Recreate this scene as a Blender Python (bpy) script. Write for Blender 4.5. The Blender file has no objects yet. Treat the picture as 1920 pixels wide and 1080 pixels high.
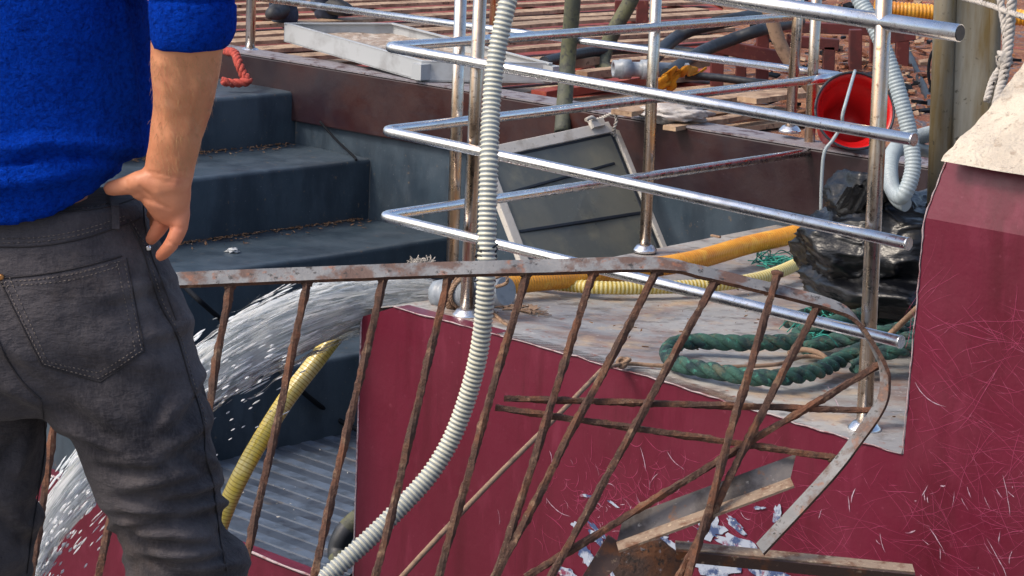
import bpy, bmesh, math, random
from mathutils import Vector, Matrix, noise
from mathutils.bvhtree import BVHTree
random.seed(7)
R = math.radians
scene = bpy.context.scene
COL = scene.collection
# ------------------------------------------------------------------ camera
F, H, ROLL, CZ = 4400.0, 930.0, R(2.6), 1.65
_p = math.atan(H / F)
_f = Vector((0, math.cos(_p), -math.sin(_p)))
_r0 = Vector((1, 0, 0)); _u0 = _r0.cross(_f)
_r = _r0 * math.cos(ROLL) + _u0 * math.sin(ROLL)
_u = _u0 * math.cos(ROLL) - _r0 * math.sin(ROLL)
EYE = Vector((0, 0, CZ))
cd = bpy.data.cameras.new('camera'); cam = bpy.data.objects.new('camera', cd); COL.objects.link(cam)
cam.matrix_world = Matrix(((_r.x, _u.x, -_f.x, 0), (_r.y, _u.y, -_f.y, 0), (_r.z, _u.z, -_f.z, CZ), (0, 0, 0, 1)))
cd.sensor_width = 36; cd.lens = 36 * F / 1920; cd.clip_end = 5000; cd.clip_start = 0.05
scene.camera = cam
# ------------------------------------------------------------------ sky, sun, exposure
SUN_EL, SUN_AZ = R(48), R(-112)      # azimuth from +Y towards +X (negative: left)
world = bpy.data.worlds.new("World"); scene.world = world; world.use_nodes = True
nt = world.node_tree; bg = nt.nodes['Background']
sky = nt.nodes.new('ShaderNodeTexSky'); sky.sky_type = 'NISHITA'; sky.sun_disc = False
sky.sun_elevation = SUN_EL; sky.sun_rotation = SUN_AZ; sky.air_density = 1.0; sky.dust_density = 4.0; sky.ozone_density = 1.0
nt.links.new(sky.outputs[0], bg.inputs[0]); bg.inputs[1].default_value = 0.15
sd = bpy.data.lights.new('sun', 'SUN'); sd.energy = 1.3; sd.angle = R(12); sd.color = (1, .9, .76)
sun = bpy.data.objects.new('sun', sd); COL.objects.link(sun)
_sv = Vector((math.sin(SUN_AZ) * math.cos(SUN_EL), math.cos(SUN_AZ) * math.cos(SUN_EL), math.sin(SUN_EL)))
sun.rotation_euler = _sv.to_track_quat('Z', 'Y').to_euler()
scene.view_settings.view_transform = 'Standard'; scene.view_settings.look = 'None'
scene.view_settings.exposure = 0.65; scene.view_settings.gamma = 1
# ------------------------------------------------------------------ frames of reference
A = Vector((math.sin(R(47)), -math.cos(R(47)), 0))     # along the hull, towards the viewer's right
B = Vector((math.cos(R(47)), math.sin(R(47)), 0))      # across the boat, away from the quay
UP = Vector((0, 0, 1))
def W(a, b, z): return A * a + B * b + UP * z
def ray(x, y): return _f * F + _r * (x - 960) + _u * (540 - y)
def onz(x, y, z): d = ray(x, y); return EYE + d * ((z - CZ) / d.z)
def onb(x, y, b): d = ray(x, y); return EYE + d * (b / d.dot(B))
def ona(x, y, a): d = ray(x, y); return EYE + d * (a / d.dot(A))
def onY(x, y, Y): d = ray(x, y); return EYE + d * (Y / d.y)
def proj(p):
    d = p - EYE; w = d.dot(_f); return 960 + F * d.dot(_r) / w, 540 - F * d.dot(_u) / w
FS = 0.45; FY = 4.4                                      # the fence leans back: Y = FY + FS*z
def onf(x, y, off=0.0):
    d = ray(x, y); t = (FY + off + FS * CZ) / (d.y - FS * d.z); return EYE + d * t
# ------------------------------------------------------------------ materials
def rgb(c):
    if isinstance(c, str):
        c = [int(c[i:i + 2], 16) / 255 for i in (0, 2, 4)]
        c = [x / 12.92 if x <= .04045 else ((x + .055) / 1.055) ** 2.4 for x in c]
    return (c[0], c[1], c[2], 1)
def mat(name, base, rough=.6, metal=0, layers=(), bump=(), spec=.5, sub=0, trans=0, coat=0, rlayer=None, sheen=0):
    """layers: (scale, colour, lo, hi, strength, stretch, detail) noise masks; bump: (scale, strength, distance, stretch)"""
    m = bpy.data.materials.new(name); m.use_nodes = True; n = m.node_tree.nodes; l = m.node_tree.links
    p = n['Principled BSDF']; p.inputs['Roughness'].default_value = rough; p.inputs['Metallic'].default_value = metal
    p.inputs['Specular IOR Level'].default_value = spec
    p.inputs['Transmission Weight'].default_value = trans; p.inputs['Coat Weight'].default_value = coat
    p.inputs['Coat Roughness'].default_value = .12
    if sub: p.inputs['Subsurface Weight'].default_value = sub; p.inputs['Subsurface Radius'].default_value = (.02, .008, .004); p.inputs['Subsurface Scale'].default_value = .5
    if sheen: p.inputs['Sheen Weight'].default_value = sheen; p.inputs['Sheen Roughness'].default_value = .5
    tc = n.new('ShaderNodeTexCoord')
    def nz(scale, detail, stretch, k):
        mp = n.new('ShaderNodeMapping'); l.new(tc.outputs['Object'], mp.inputs[0]); mp.inputs['Scale'].default_value = stretch; mp.inputs['Location'].default_value = (k * 3.1, k * 1.7, k * 2.3)
        t = n.new('ShaderNodeTexNoise'); t.inputs['Scale'].default_value = scale; t.inputs['Detail'].default_value = detail; t.inputs['Roughness'].default_value = .62
        l.new(mp.outputs[0], t.inputs[0]); return t
    cur = None; k = 0
    for L in layers:
        L = list(L) + [1, (1, 1, 1), 6][len(L) - 4:]
        k += 1; t = nz(L[0], L[6], L[5], k)
        mr = n.new('ShaderNodeMapRange'); mr.inputs[1].default_value = L[2]; mr.inputs[2].default_value = L[3]; mr.inputs[4].default_value = L[4]
        l.new(t.outputs[0], mr.inputs[0])
        mx = n.new('ShaderNodeMix'); mx.data_type = 'RGBA'; l.new(mr.outputs[0], mx.inputs[0])
        if cur is None: mx.inputs[6].default_value = rgb(base)
        else: l.new(cur, mx.inputs[6])
        mx.inputs[7].default_value = rgb(L[1]); cur = mx.outputs[2]
    if cur is None: p.inputs['Base Color'].default_value = rgb(base)
    else: l.new(cur, p.inputs['Base Color'])
    if rlayer:
        t = nz(rlayer[0], 5, (1, 1, 1), 9); mr = n.new('ShaderNodeMapRange'); mr.inputs[1].default_value = .35; mr.inputs[2].default_value = .65
        mr.inputs[3].default_value = rlayer[1]; mr.inputs[4].default_value = rlayer[2]; l.new(t.outputs[0], mr.inputs[0]); l.new(mr.outputs[0], p.inputs['Roughness'])
    prev = None
    for bl in bump:
        k += 1; t = nz(bl[0], 6, bl[3] if len(bl) > 3 else (1, 1, 1), k)
        b = n.new('ShaderNodeBump'); b.inputs['Strength'].default_value = bl[1]; b.inputs['Distance'].default_value = bl[2]
        l.new(t.outputs[0], b.inputs['Height'])
        if prev is not None: l.new(prev, b.inputs['Normal'])
        prev = b.outputs[0]
    if prev is not None: l.new(prev, p.inputs['Normal'])
    return m
M = {}
M['steel'] = mat('stainless', 'e4e5e8', .25, 1, [(9, 'b3a696', .52, .7, .4), (70, '7b6450', .6, .68, .55), (140, '3c3430', .68, .74, .6)], [(90, .08, .001)], rlayer=(30, .18, .36))
M['burgundy'] = mat('burgundy_paint', '5c1729', .36, 0, [(1.3, '671f33', .4, .65), (3, '4a101c', .5, .68, .6, (3, 3, .35)), (5, '7c3146', .58, .72, .5, (2, 2, .6)), (45, '8a4a5c', .64, .74, .4), (30, '451520', .64, .72, .4, (3, 3, .3)), (170, 'b9909c', .72, .8, .4)], [(2.2, .25, .03), (9, .08, .01), (200, .04, .001)], rlayer=(4, .3, .5), spec=.35)
M['scratch'] = mat('scratch', '9c3a5c', .6, 0, [(40, 'b87a92', .55, .75)])
M['scratchw'] = mat('scratch_pale', 'b9a6b4', .6, 0, [(60, '9c6a80', .45, .6)])
M['peel'] = mat('peeled_primer', 'a5aebf', .6, 0, [(22, '3f5078', .48, .56), (14, '7d3450', .6, .66), (60, 'e0dcd6', .6, .7)], [(60, .3, .003)])
M['edge'] = mat('bare_edge', 'a8989a', .7, 0, [(30, '804a50', .48, .65)], [(80, .3, .002)])
M['deck'] = mat('grey_deck', '8a8a8c', .5, 0, [(2.2, 'a5a29d', .42, .62), (3.2, '7d5640', .5, .64, .65, (1, 1.4, 1)), (6, 'b39a7c', .54, .66, .75), (14, '5f5956', .52, .64, .75, (1, 1.4, 1)), (26, '83482d', .6, .68, .75), (90, '4d433c', .64, .72, .7), (45, 'c8c6c1', .62, .70, .7)], [(30, .4, .004), (140, .3, .002)], rlayer=(5, .3, .7))
M['stair'] = mat('blue_grey_paint', '36434e', .4, 0, [(2.5, '434f5a', .42, .66), (4, '27323d', .46, .62, .75, (1.5, 1.5, .5)), (9, '66685f', .66, .76, .5), (26, '2b343c', .62, .72, .5, (3, 3, .5)), (34, '7d6a52', .64, .72, .6), (120, '9a9b9b', .66, .74, .7)], [(3, .2, .02), (60, .2, .003)], rlayer=(7, .28, .55))
M['floor'] = mat('worn_floor', '39424f', .5, 0, [(4, '454e5b', .45, .6), (12, '2c323d', .52, .66), (60, '75787c', .66, .74, .7), (7, '5d564e', .58, .7, .6)], [(60, .25, .003)], rlayer=(6, .35, .6))
M['floorhi'] = mat('worn_rib', '566375', .5, 0, [(9, '3e4855', .42, .6), (70, '7c8288', .62, .72, .6), (7, '5d564e', .58, .7, .6)], [(60, .25, .003)], spec=.4)
M['brown'] = mat('brown_paint', '281519', .42, 0, [(1.6, '231a23', .45, .62), (1.1, '381813', .48, .66), (7, '2c1e24', .52, .7, .7, (1, 1, 5)), (80, '76666a', .7, .78, .6)], [(3, .25, .02), (80, .15, .002)], rlayer=(5, .3, .55))
M['ledge'] = mat('worn_ledge', '7e7a80', .55, 0, [(14, '4a3438', .52, .62), (50, 'a59a94', .6, .7)], [(60, .3, .003)])
M['rust'] = mat('rust', '4c352c', .9, 0, [(13, '69432f', .46, .62), (60, '35261f', .52, .64, .6), (34, '927860', .56, .7, .6), (5, '3e3029', .5, .66, .6), (150, 'a88f76', .62, .74, .5)], [(70, .9, .006), (240, .6, .003)])
M['rustgrey'] = mat('rusty_grey_paint', '66676a', .6, 0, [(7, '7b7b7c', .42, .6), (16, '55392c', .48, .58, .85), (34, '84563f', .58, .68, .8), (60, '2f2b2a', .58, .66)], [(50, .6, .004), (200, .4, .002)])
M['rustiron'] = mat('brown_iron', '453430', .65, .25, [(16, '6d4328', .52, .64), (60, '94806c', .62, .72)], [(60, .5, .004)])
M['litflange'] = mat('painted_lit_iron', '8d7a68', .65, 0, [(30, '6a4a36', .48, .62), (90, 'b3a28a', .58, .7)], [(70, .6, .004)])  # rusty iron for upward flanges, cream light put into its paler colour
M['hose_cream'] = mat('cream_hose', 'cbc8b4', .42, 0, [(8, 'aeb0a6', .5, .7), (70, '75716a', .68, .74, .6)])
M['hose_groove'] = mat('grey_groove', '8b9296', .5)
M['hose_orange'] = mat('orange_hose', 'd99528', .38, 0, [(5, 'c47c20', .48, .64), (16, 'e2ad44', .52, .68), (50, '7d5a2c', .62, .74, .7)], [(40, .15, .002)], coat=.2)
M['hose_yellow'] = mat('yellow_hose', 'cfc388', .42, 0, [(6, 'bdb288', .5, .7), (50, '8f8350', .62, .72)])
M['hose_groove_y'] = mat('yellow_groove', 'b89c3e', .5)
M['hose_pale'] = mat('yellow_hose_top', 'e6ca4e', .32, 0, [(5, 'ddd3a8', .46, .64, .7)], coat=.3)
M['hose_grey'] = mat('grey_hose', '9ca8ad', .45, 0, [(8, '848e96', .5, .7), (60, '5c6166', .68, .75)])
M['hose_black'] = mat('black_rubber', '22262c', .5, 0, [(8, '3c4048', .5, .7), (50, '6a6a66', .66, .75, .6)], [(40, .2, .003)])
M['mossy'] = mat('mossy_rubber', '474a40', .7, 0, [(9, '5c5d42', .45, .62), (40, '2e3030', .52, .64), (90, '7c7a5e', .64, .72)], [(40, .5, .005)])
M['rope_green'] = mat('green_rope', '33594f', .85, 0, [(18, '1e3539', .46, .6), (40, '4a9482', .58, .7, .8), (26, '55594b', .54, .66)], [(200, 1, .004, (1, 1, 1)), (60, .6, .005)])
M['twine'] = mat('twine', '8f7560', .9, 0, [(30, '6a5546', .5, .65)], [(200, .8, .002)])
M['teal'] = mat('teal_net', '2f8f80', .8, 0, [(40, '1d5c58', .5, .6)])
M['rope_red'] = mat('faded_red_rope', 'a8453a', .9, 0, [(30, '7f2f2a', .5, .65), (60, 'c07a68', .6, .7)], [(160, .8, .004)])
M['rope_white'] = mat('white_rope', 'b5afa8', .9, 0, [(45, '2d2a2c', .62, .65), (20, '8f8880', .5, .65)], [(160, .8, .004)])
M['bag'] = mat('black_plastic', '0a0c11', .3, 0, [], [(6, .3, .03, (1, 1, 2.5))], spec=.5)
M['bucket'] = mat('red_plastic', 'c00f12', .38, 0, [(8, 'a50c10', .5, .7)], coat=.2)
M['tray'] = mat('grey_white_plastic', 'a9adb0', .5, 0, [(8, '96989a', .5, .66), (60, '5d6668', .68, .74, .8)], [(40, .15, .002)])
M['traygrit'] = mat('gritty_deposit', '97877a', .9, 0, [(20, 'b9b0a6', .45, .62), (60, '5c4a3c', .58, .68)], [(50, .9, .01)])
M['hatchframe'] = mat('chalky_frame', 'bdb8b0', .75, 0, [(12, 'a39c92', .5, .65), (60, '6c655c', .64, .72)], [(60, .4, .003)])
M['hatchpane'] = mat('smoky_pane', '5c605c', .35, 0, [(3, '6e6e64', .42, .6), (9, '7c7a6a', .54, .68, .7), (50, '9b9d94', .66, .74, .5)], [(5, .1, .01)], rlayer=(6, .25, .6))
M['dark'] = mat('dark_strip', '1c232c', .5)
M['wood'] = mat('weathered_wood', 'a78c72', .8, 0, [(7, '836751', .45, .6), (30, '5c4636', .57, .66), (11, 'c0a486', .52, .68), (60, '7a6858', .6, .7)], [(60, .5, .004)])
M['redpaint'] = mat('red_oxide_paint', '8a3322', .6, 0, [(3, '77281c', .45, .62), (16, 'a0573a', .55, .7), (60, '5a2a24', .62, .72)], [(40, .3, .004)])
M['redsteel'] = mat('dark_red_steel', '5c2522', .6, 0, [(6, '45211f', .48, .64), (40, '7d4a3a', .6, .72)], [(40, .3, .004)])
M['debris'] = mat('red_rubble', '7d4a34', .95, 0, [(4, '9b6a4a', .46, .6), (12, '5c5c66', .54, .64), (34, 'b08a6c', .58, .68), (70, '3a2a26', .6, .7)], [(14, 1, .05), (70, .8, .01)])
M['galv'] = mat('galvanised', '8a8578', .55, .35, [(4, '7d6a44', .46, .6, 1, (2, 2, .3)), (3, 'a29f92', .5, .66, 1, (3, 3, .3)), (50, '5c5546', .62, .72)], [(20, .3, .004)])
M['plaster'] = mat('cracked_render', 'c0b4a4', .95, 0, [(5, 'd2c6b4', .45, .6), (2.4, '8f8a8a', .54, .68), (30, '9c8a78', .56, .66, .7), (60, '6c6056', .64, .7, .8)], [(9, .6, .02), (34, 1, .012), (120, .9, .005)])
M['quay'] = mat('quay_concrete', '7f7b76', .9, 0, [(3, '6c6862', .45, .6), (40, '9a958c', .58, .7)], [(30, .5, .01)])
M['water'] = mat('sea_water', '0d1a1e', .08, 0, [], [(3, .5, .1), (12, .3, .03)])
M['spray'] = mat('spray', 'f2f4f5', .35, 0, [(30, 'c4ccd2', .5, .66, .7)], spec=.6)
M['core'] = mat('rushing_water', 'eef1f0', .3, 0, [(10, 'c9cfce', .5, .62, 1, (1, 3, 5)), (18, '9aa3a3', .58, .68, .7, (1, 5, 7))], [(30, .8, .012, (1, 3, 5))])
M['skin'] = mat('skin', 'c98b66', .5, 0, [(7, 'b5724f', .44, .64, .85), (30, 'd29c7c', .55, .7, .5), (22, 'bb6a50', .56, .7, .45), (130, '9c6650', .6, .74, .4)], [(130, .35, .0012), (40, .3, .003)], sub=.05)
M['fleece'] = mat('blue_fleece', '033aac', 1, 0, [(150, '032c8c', .45, .62), (5, '0545c2', .5, .7, .6), (260, '2560cc', .6, .75, .4)], [(200, 1, .008), (90, 1, .008)], spec=.05)
M['denim'] = mat('black_denim', '38363b', .9, 0, [(3.5, '4e4a4d', .42, .62), (6, '222127', .46, .64, .9), (5, '54473f', .56, .7, .5), (9, '625c5c', .56, .72, .5), (320, '605b5e', .45, .65, .25, (1, 1, .3))], [(420, .5, .0012, (1, 1, .4)), (11, .6, .02, (1, 1, 2)), (30, .45, .008, (1, 1, 2.5))], spec=.2, sheen=.05)
M['seam'] = mat('seam_thread', '6d645e', .9, 0, [(120, '3a3638', .5, .6)])
M['seamdark'] = mat('seam_edge', '2c292c', .95)
M['shoe'] = mat('dark_shoe', '23262c', .6, 0, [(20, '3a3d44', .5, .65)])
M['sole'] = mat('rubber_sole', '5a5a5c', .8)
M['hair'] = mat('brown_hair', '2b1c14', .7, 0, [], [(200, .8, .004, (1, 1, .1))])
M['farjeans'] = mat('navy_trousers', '2a3446', .9, 0, [(14, '38455a', .5, .65)], [(30, .5, .01)])
M['pvc'] = mat('grey_pvc', '8b939c', .4, 0, [(20, '6c747c', .5, .66)])
M['cloth_orange'] = mat('orange_cloth', 'cf8a1c', .9, 0, [(20, 'a86a18', .5, .65)], [(60, .5, .004)])
M['cloth_white'] = mat('white_sheeting', 'b5b0ac', .6, 0, [(9, '948c88', .5, .65)], [(30, .6, .01)])
M['cable'] = mat('dark_cable', '0d1118', .8, spec=.2)
M['brass'] = mat('brass', 'a87a4c', .4, .9)
M['leaf'] = mat('dry_debris', '7c5c42', .95, 0, [(60, '4a3426', .5, .6), (90, 'b09a80', .56, .66)])
M['tapeblack'] = mat('black_tape', '14161a', .5)
M['plate'] = mat('rust_plate', '4c3a34', .85, 0, [(14, '6c4630', .48, .6), (40, '8a8c94', .64, .7), (60, '2f2826', .56, .66)], [(30, .9, .01), (90, .6, .004)])
def spraymat():
    m = bpy.data.materials.new('spray'); m.use_nodes = True; n = m.node_tree.nodes; l = m.node_tree.links
    p = n['Principled BSDF']; p.inputs['Base Color'].default_value = (.9, .92, .93, 1); p.inputs['Roughness'].default_value = .25; p.inputs['Specular IOR Level'].default_value = .8
    t = n.new('ShaderNodeBsdfTranslucent'); t.inputs[0].default_value = (.95, .97, .98, 1); x = n.new('ShaderNodeMixShader'); x.inputs[0].default_value = .6
    l.new(p.outputs[0], x.inputs[1]); l.new(t.outputs[0], x.inputs[2]); l.new(x.outputs[0], n['Material Output'].inputs[0]); return m
M['spray'] = spraymat()
q_ = M['core'].node_tree; t_ = q_.nodes.new('ShaderNodeBsdfTranslucent'); t_.inputs[0].default_value = (.95, .97, .98, 1); x_ = q_.nodes.new('ShaderNodeMixShader'); x_.inputs[0].default_value = .4
q_.links.new(q_.nodes['Principled BSDF'].outputs[0], x_.inputs[1]); q_.links.new(t_.outputs[0], x_.inputs[2]); q_.links.new(x_.outputs[0], q_.nodes['Material Output'].inputs[0])
M['greyiron'] = mat('worn_grey_iron', '6a6461', .45, .5, [(8, '3a3330', .5, .6, .8), (26, '8a6248', .58, .68), (60, 'a09890', .62, .72)], [(60, .4, .003)])
hd_ = M['skin'].node_tree; hp0 = hd_.nodes['Principled BSDF']; src = hp0.inputs['Base Color'].links[0].from_socket
tc_ = hd_.nodes.new('ShaderNodeTexCoord'); sx_ = hd_.nodes.new('ShaderNodeSeparateXYZ'); mr_ = hd_.nodes.new('ShaderNodeMapRange'); mx_ = hd_.nodes.new('ShaderNodeMix'); mx_.data_type = 'RGBA'
hd_.links.new(tc_.outputs['Object'], sx_.inputs[0]); hd_.links.new(sx_.outputs[2], mr_.inputs[0]); mr_.inputs[1].default_value = 1.18; mr_.inputs[2].default_value = 1.08; mr_.inputs[4].default_value = .42
hd_.links.new(mr_.outputs[0], mx_.inputs[0]); hd_.links.new(src, mx_.inputs[6]); mx_.inputs[7].default_value = rgb('d27a62'); hd_.links.new(mx_.outputs[2], hp0.inputs['Base Color'])
M['steelpost'] = mat('stain_reflection_stainless', 'd4d2ce', .28, 1, [(34, 'a8845e', .44, .58, .75, (1, 1, .03)), (14, 'b89a78', .45, .62, .5, (1, 1, .1)), (60, '5c4636', .6, .68, .7)], [(90, .12, .002)], rlayer=(30, .2, .42))  # brown streaks: real rust stain, plus a warm reflection painted in as tint
# ------------------------------------------------------------------ mesh building
class MB:
    def __init__(s): s.v = []; s.f = []; s.mi = []; s.sm = []
    def add(s, v, f, mi=0, smooth=False):
        o = len(s.v); s.v += [Vector(p) for p in v]; s.f += [tuple(i + o for i in q) for q in f]; s.mi += [mi] * len(f); s.sm += [smooth] * len(f); return s
    def box(s, c, x, y, z, mi=0):      # centre and three half-vectors
        v = [c + x * i + y * j + z * k for i in (-1, 1) for j in (-1, 1) for k in (-1, 1)]
        return s.add(v, [(0, 1, 3, 2), (4, 6, 7, 5), (0, 4, 5, 1), (2, 3, 7, 6), (0, 2, 6, 4), (1, 5, 7, 3)], mi)
    def quadbox(s, pts, t, mi=0):      # polygon extruded by vector t
        n = len(pts); v = list(pts) + [p + t for p in pts]
        return s.add(v, [tuple(range(n)), tuple(range(2 * n - 1, n - 1, -1))] + [(i, i + n, (i + 1) % n + n, (i + 1) % n) for i in range(n)], mi)
    def tube(s, pts, r, n=12, mi=0, caps=True, flat=None, phase=0, mif=None):
        pts = [Vector(p) for p in pts]; m = len(pts)
        rr = r if isinstance(r, (list, tuple)) else [r] * m
        t0 = (pts[1] - pts[0]).normalized()
        nrm = t0.cross(UP)
        if nrm.length < .05: nrm = t0.cross(Vector((1, 0, 0)))
        nrm.normalize(); v = []; prev = t0
        for i, p in enumerate(pts):
            t = (pts[min(i + 1, m - 1)] - pts[max(i - 1, 0)])
            t = t.normalized() if t.length > 1e-9 else prev
            q = prev.rotation_difference(t); nrm = q @ nrm; nrm = (nrm - t * nrm.dot(t)).normalized(); prev = t
            bn = t.cross(nrm)
            for k in range(n):
                a = 2 * math.pi * k / n + phase
                v.append(p + nrm * (math.cos(a) * rr[i]) + bn * (math.sin(a) * rr[i] * (flat or 1)))
        f = []; mis = []
        for i in range(m - 1):
            for k in range(n):
                f.append((i * n + k, i * n + (k + 1) % n, (i + 1) * n + (k + 1) % n, (i + 1) * n + k)); mis.append(mif(i) if mif else mi)
        o = len(s.f); s.add(v, f, mi, True); s.mi[o:] = mis
        if caps:
            b = len(s.v) - m * n
            s.f.append(tuple(b + k for k in reversed(range(n)))); s.f.append(tuple(b + (m - 1) * n + k for k in range(n))); s.mi += [mi, mi]; s.sm += [False, False]
        return s
    def capsule(s, pts, r, n=20, sub=6):  # tapered chain with round ends, for bodies
        P, Q = smooth(pts, r, sub)
        a = (P[0] - P[1]).normalized(); b = (P[-1] - P[-2]).normalized(); hp = []; hr = []; tp = []; tr = []
        for k in range(1, 5):
            w = math.pi / 2 * k / 4.3
            hp.insert(0, P[0] + a * (math.sin(w) * Q[0])); hr.insert(0, math.cos(w) * Q[0])
            tp.append(P[-1] + b * (math.sin(w) * Q[-1])); tr.append(math.cos(w) * Q[-1])
        return s.tube(hp + P + tp, hr + Q + tr, n)
    def mesh(s, name, origin=Vector((0, 0, 0))):
        me = bpy.data.meshes.new(name); me.from_pydata([p - origin for p in s.v], [], s.f)
        for i, p in enumerate(me.polygons): p.material_index = s.mi[i]; p.use_smooth = s.sm[i]
        me.validate(); me.update(); return me
def smooth(pts, r=None, sub=6):
    pts = [Vector(p) for p in pts]; n = len(pts); out = []; rr = []
    rs = r if isinstance(r, (list, tuple)) else [r or 0] * n
    for i in range(n - 1):
        p0, p1, p2, p3 = pts[max(i - 1, 0)], pts[i], pts[i + 1], pts[min(i + 2, n - 1)]
        for k in range(sub):
            t = k / sub
            out.append(.5 * ((2 * p1) + (p2 - p0) * t + (2 * p0 - 5 * p1 + 4 * p2 - p3) * t * t + (3 * p1 - p0 - 3 * p2 + p3) * t ** 3))
            rr.append(rs[i] * (1 - t) + rs[i + 1] * t)
    out.append(pts[-1]); rr.append(rs[-1]); return out, rr
def resample(P, step):
    out = [P[0].copy()]; acc = 0
    for i in range(len(P) - 1):
        d = (P[i + 1] - P[i]).length; 
        if d < 1e-9: continue
        t = step - acc
        while t <= d: out.append(P[i].lerp(P[i + 1], t / d)); t += step
        acc = (acc + d) % step if t - step >= 0 or acc + d >= step else acc + d
        acc = d - (t - step)
    return out
ORG = {}
def setp(o, label=None, cat=None, group=None, kind=None):
    if label: o['label'] = label
    if cat: o['category'] = cat
    if group: o['group'] = group
    if kind: o['kind'] = kind
    return o
def thing(name, label, cat, loc, group=None):
    o = bpy.data.objects.new(name, None); COL.objects.link(o); o.location = loc; o.empty_display_size = .1
    ORG[o] = Vector(loc); return setp(o, label, cat, group)
def part(name, mb, mats, parent=None, label=None, mesh=None):
    org = ORG[parent] if parent else (sum(mb.v, Vector()) / len(mb.v) if mb else Vector())
    if parent is None and mb: org = Vector((org.x, org.y, min(p.z for p in mb.v)))
    me = mesh or mb.mesh(name, org)
    o = bpy.data.objects.new(name, me); COL.objects.link(o)
    for m in (mats if isinstance(mats, (list, tuple)) else [mats]): me.materials.append(M[m])
    if parent: o.parent = parent
    else: o.location = org
    ORG[o] = org
    if label: o['label'] = label
    return o
def solo(name, mb, mats, label, cat, group=None, kind=None):
    return setp(part(name, mb, mats), label, cat, group, kind)
def struct(name, mb, mats): return setp(part(name, mb, mats), kind='structure')
def bevel(o, w=.003, seg=2):
    m = o.modifiers.new('bevel', 'BEVEL'); m.width = w; m.segments = seg; m.limit_method = 'ANGLE'; m.angle_limit = R(40); return o
def remesh(mb, vox, smooth_it=4, disp=None, origin=Vector((0, 0, 0)), name='m', fac=.5):
    me = mb.mesh('tmp'); ob = bpy.data.objects.new('tmp', me); COL.objects.link(ob)
    m = ob.modifiers.new('r', 'REMESH'); m.mode = 'VOXEL'; m.voxel_size = vox; m.use_smooth_shade = True
    if smooth_it: q = ob.modifiers.new('s', 'SMOOTH'); q.iterations = smooth_it; q.factor = fac
    dg = bpy.context.evaluated_depsgraph_get(); ne = bpy.data.meshes.new_from_object(ob.evaluated_get(dg))
    bpy.data.objects.remove(ob); bpy.data.meshes.remove(me); ne.name = name
    if disp:
        nm = [v.normal.copy() for v in ne.vertices]
        for v in ne.vertices: v.co += nm[v.index] * disp(v.co, nm[v.index])
    for v in ne.vertices: v.co -= origin
    ne.update(); return ne
def corrug(mb, path, r, pitch, depth, n=20, groove_mi=None, caps=False):
    P = resample(path, pitch / 4); rr = [r - depth * (0, .15, 1, .85)[i % 4] for i in range(len(P))]
    return mb.tube(P, rr, n, caps=caps, mif=(lambda i: groove_mi if i % 4 in (1, 2) else 0) if groove_mi is not None else None)
def twist(mb, path, r, strands=3, turn=.16, n=9, wob=0):
    P = resample(path, r * .35); m = len(P); t0 = (P[1] - P[0]).normalized(); nrm = t0.cross(UP).normalized(); prev = t0; fr = []
    for i, p in enumerate(P):
        t = (P[min(i + 1, m - 1)] - P[max(i - 1, 0)]).normalized(); nrm = prev.rotation_difference(t) @ nrm; nrm = (nrm - t * nrm.dot(t)).normalized(); prev = t; fr.append((nrm, t.cross(nrm)))
    rs = r * .52; L = 0
    for s in range(strands):
        q = []
        for i, p in enumerate(P):
            a = 2 * math.pi * (s / strands + i * r * .35 / turn); q.append(p + fr[i][0] * math.cos(a) * (r - rs) + fr[i][1] * math.sin(a) * (r - rs))
        mb.tube(q, [rs * (1 + wob * noise.noise(p * 60)) for p in q], n)
    return mb
def lathe(mb, c, ax, prof, n=40, mi=0):
    ax = ax.normalized(); s = ax.cross(UP).normalized(); u = s.cross(ax); m = len(prof)
    mb.add([c + ax * t + (s * math.cos(2 * math.pi * k / n) + u * math.sin(2 * math.pi * k / n)) * max(q, .0005) for t, q in prof for k in range(n)],
           [(i * n + k, i * n + (k + 1) % n, (i + 1) * n + (k + 1) % n, (i + 1) * n + k) for i in range(m - 1) for k in range(n)], mi, True)
    return mb
def blob(c, rad, sub=3, amp=.2, fr=3, seed=0, squash=None):
    bm = bmesh.new(); bmesh.ops.create_icosphere(bm, subdivisions=sub, radius=1); rad = Vector(rad); mb = MB(); v = []
    for q in bm.verts:
        d = q.co.normalized(); k = 1 + amp * noise.noise(d * fr + Vector((seed, 0, 0))) + amp * .5 * noise.noise(d * fr * 2.7 + Vector((0, seed, 0)))
        v.append(Vector(c) + Vector((d.x * rad.x, d.y * rad.y, d.z * rad.z)) * k)
    mb.add(v, [tuple(x.index for x in f.verts) for f in bm.faces], 0, True); bm.free(); return mb

# ================================================================== SETTING
mb = MB(); mb.quadbox([Vector((-400, -400, 0)), Vector((400, -400, 0)), Vector((400, 4.5, 0)), Vector((-400, 4.5, 0))], Vector((0, 0, -3)))
struct('quay', mb, 'quay')
mb = MB(); mb.add([Vector((-900, 4.5, -1.6)), Vector((900, 4.5, -1.6)), Vector((900, 1600, -1.6)), Vector((-900, 1600, -1.6))], [(0, 1, 2, 3)])
struct('water', mb, 'water')

# ================================================================== BOAT
BH, DL, CW, BR = 5.0, -5.45, 7.35, -3.25     # hull face, deck's left edge, coaming face, bulwark end
boat = thing('boat', 'burgundy steel boat with grey deck moored behind the rusty fence', 'boat', W(-4.4, 6, -1.7))
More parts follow.
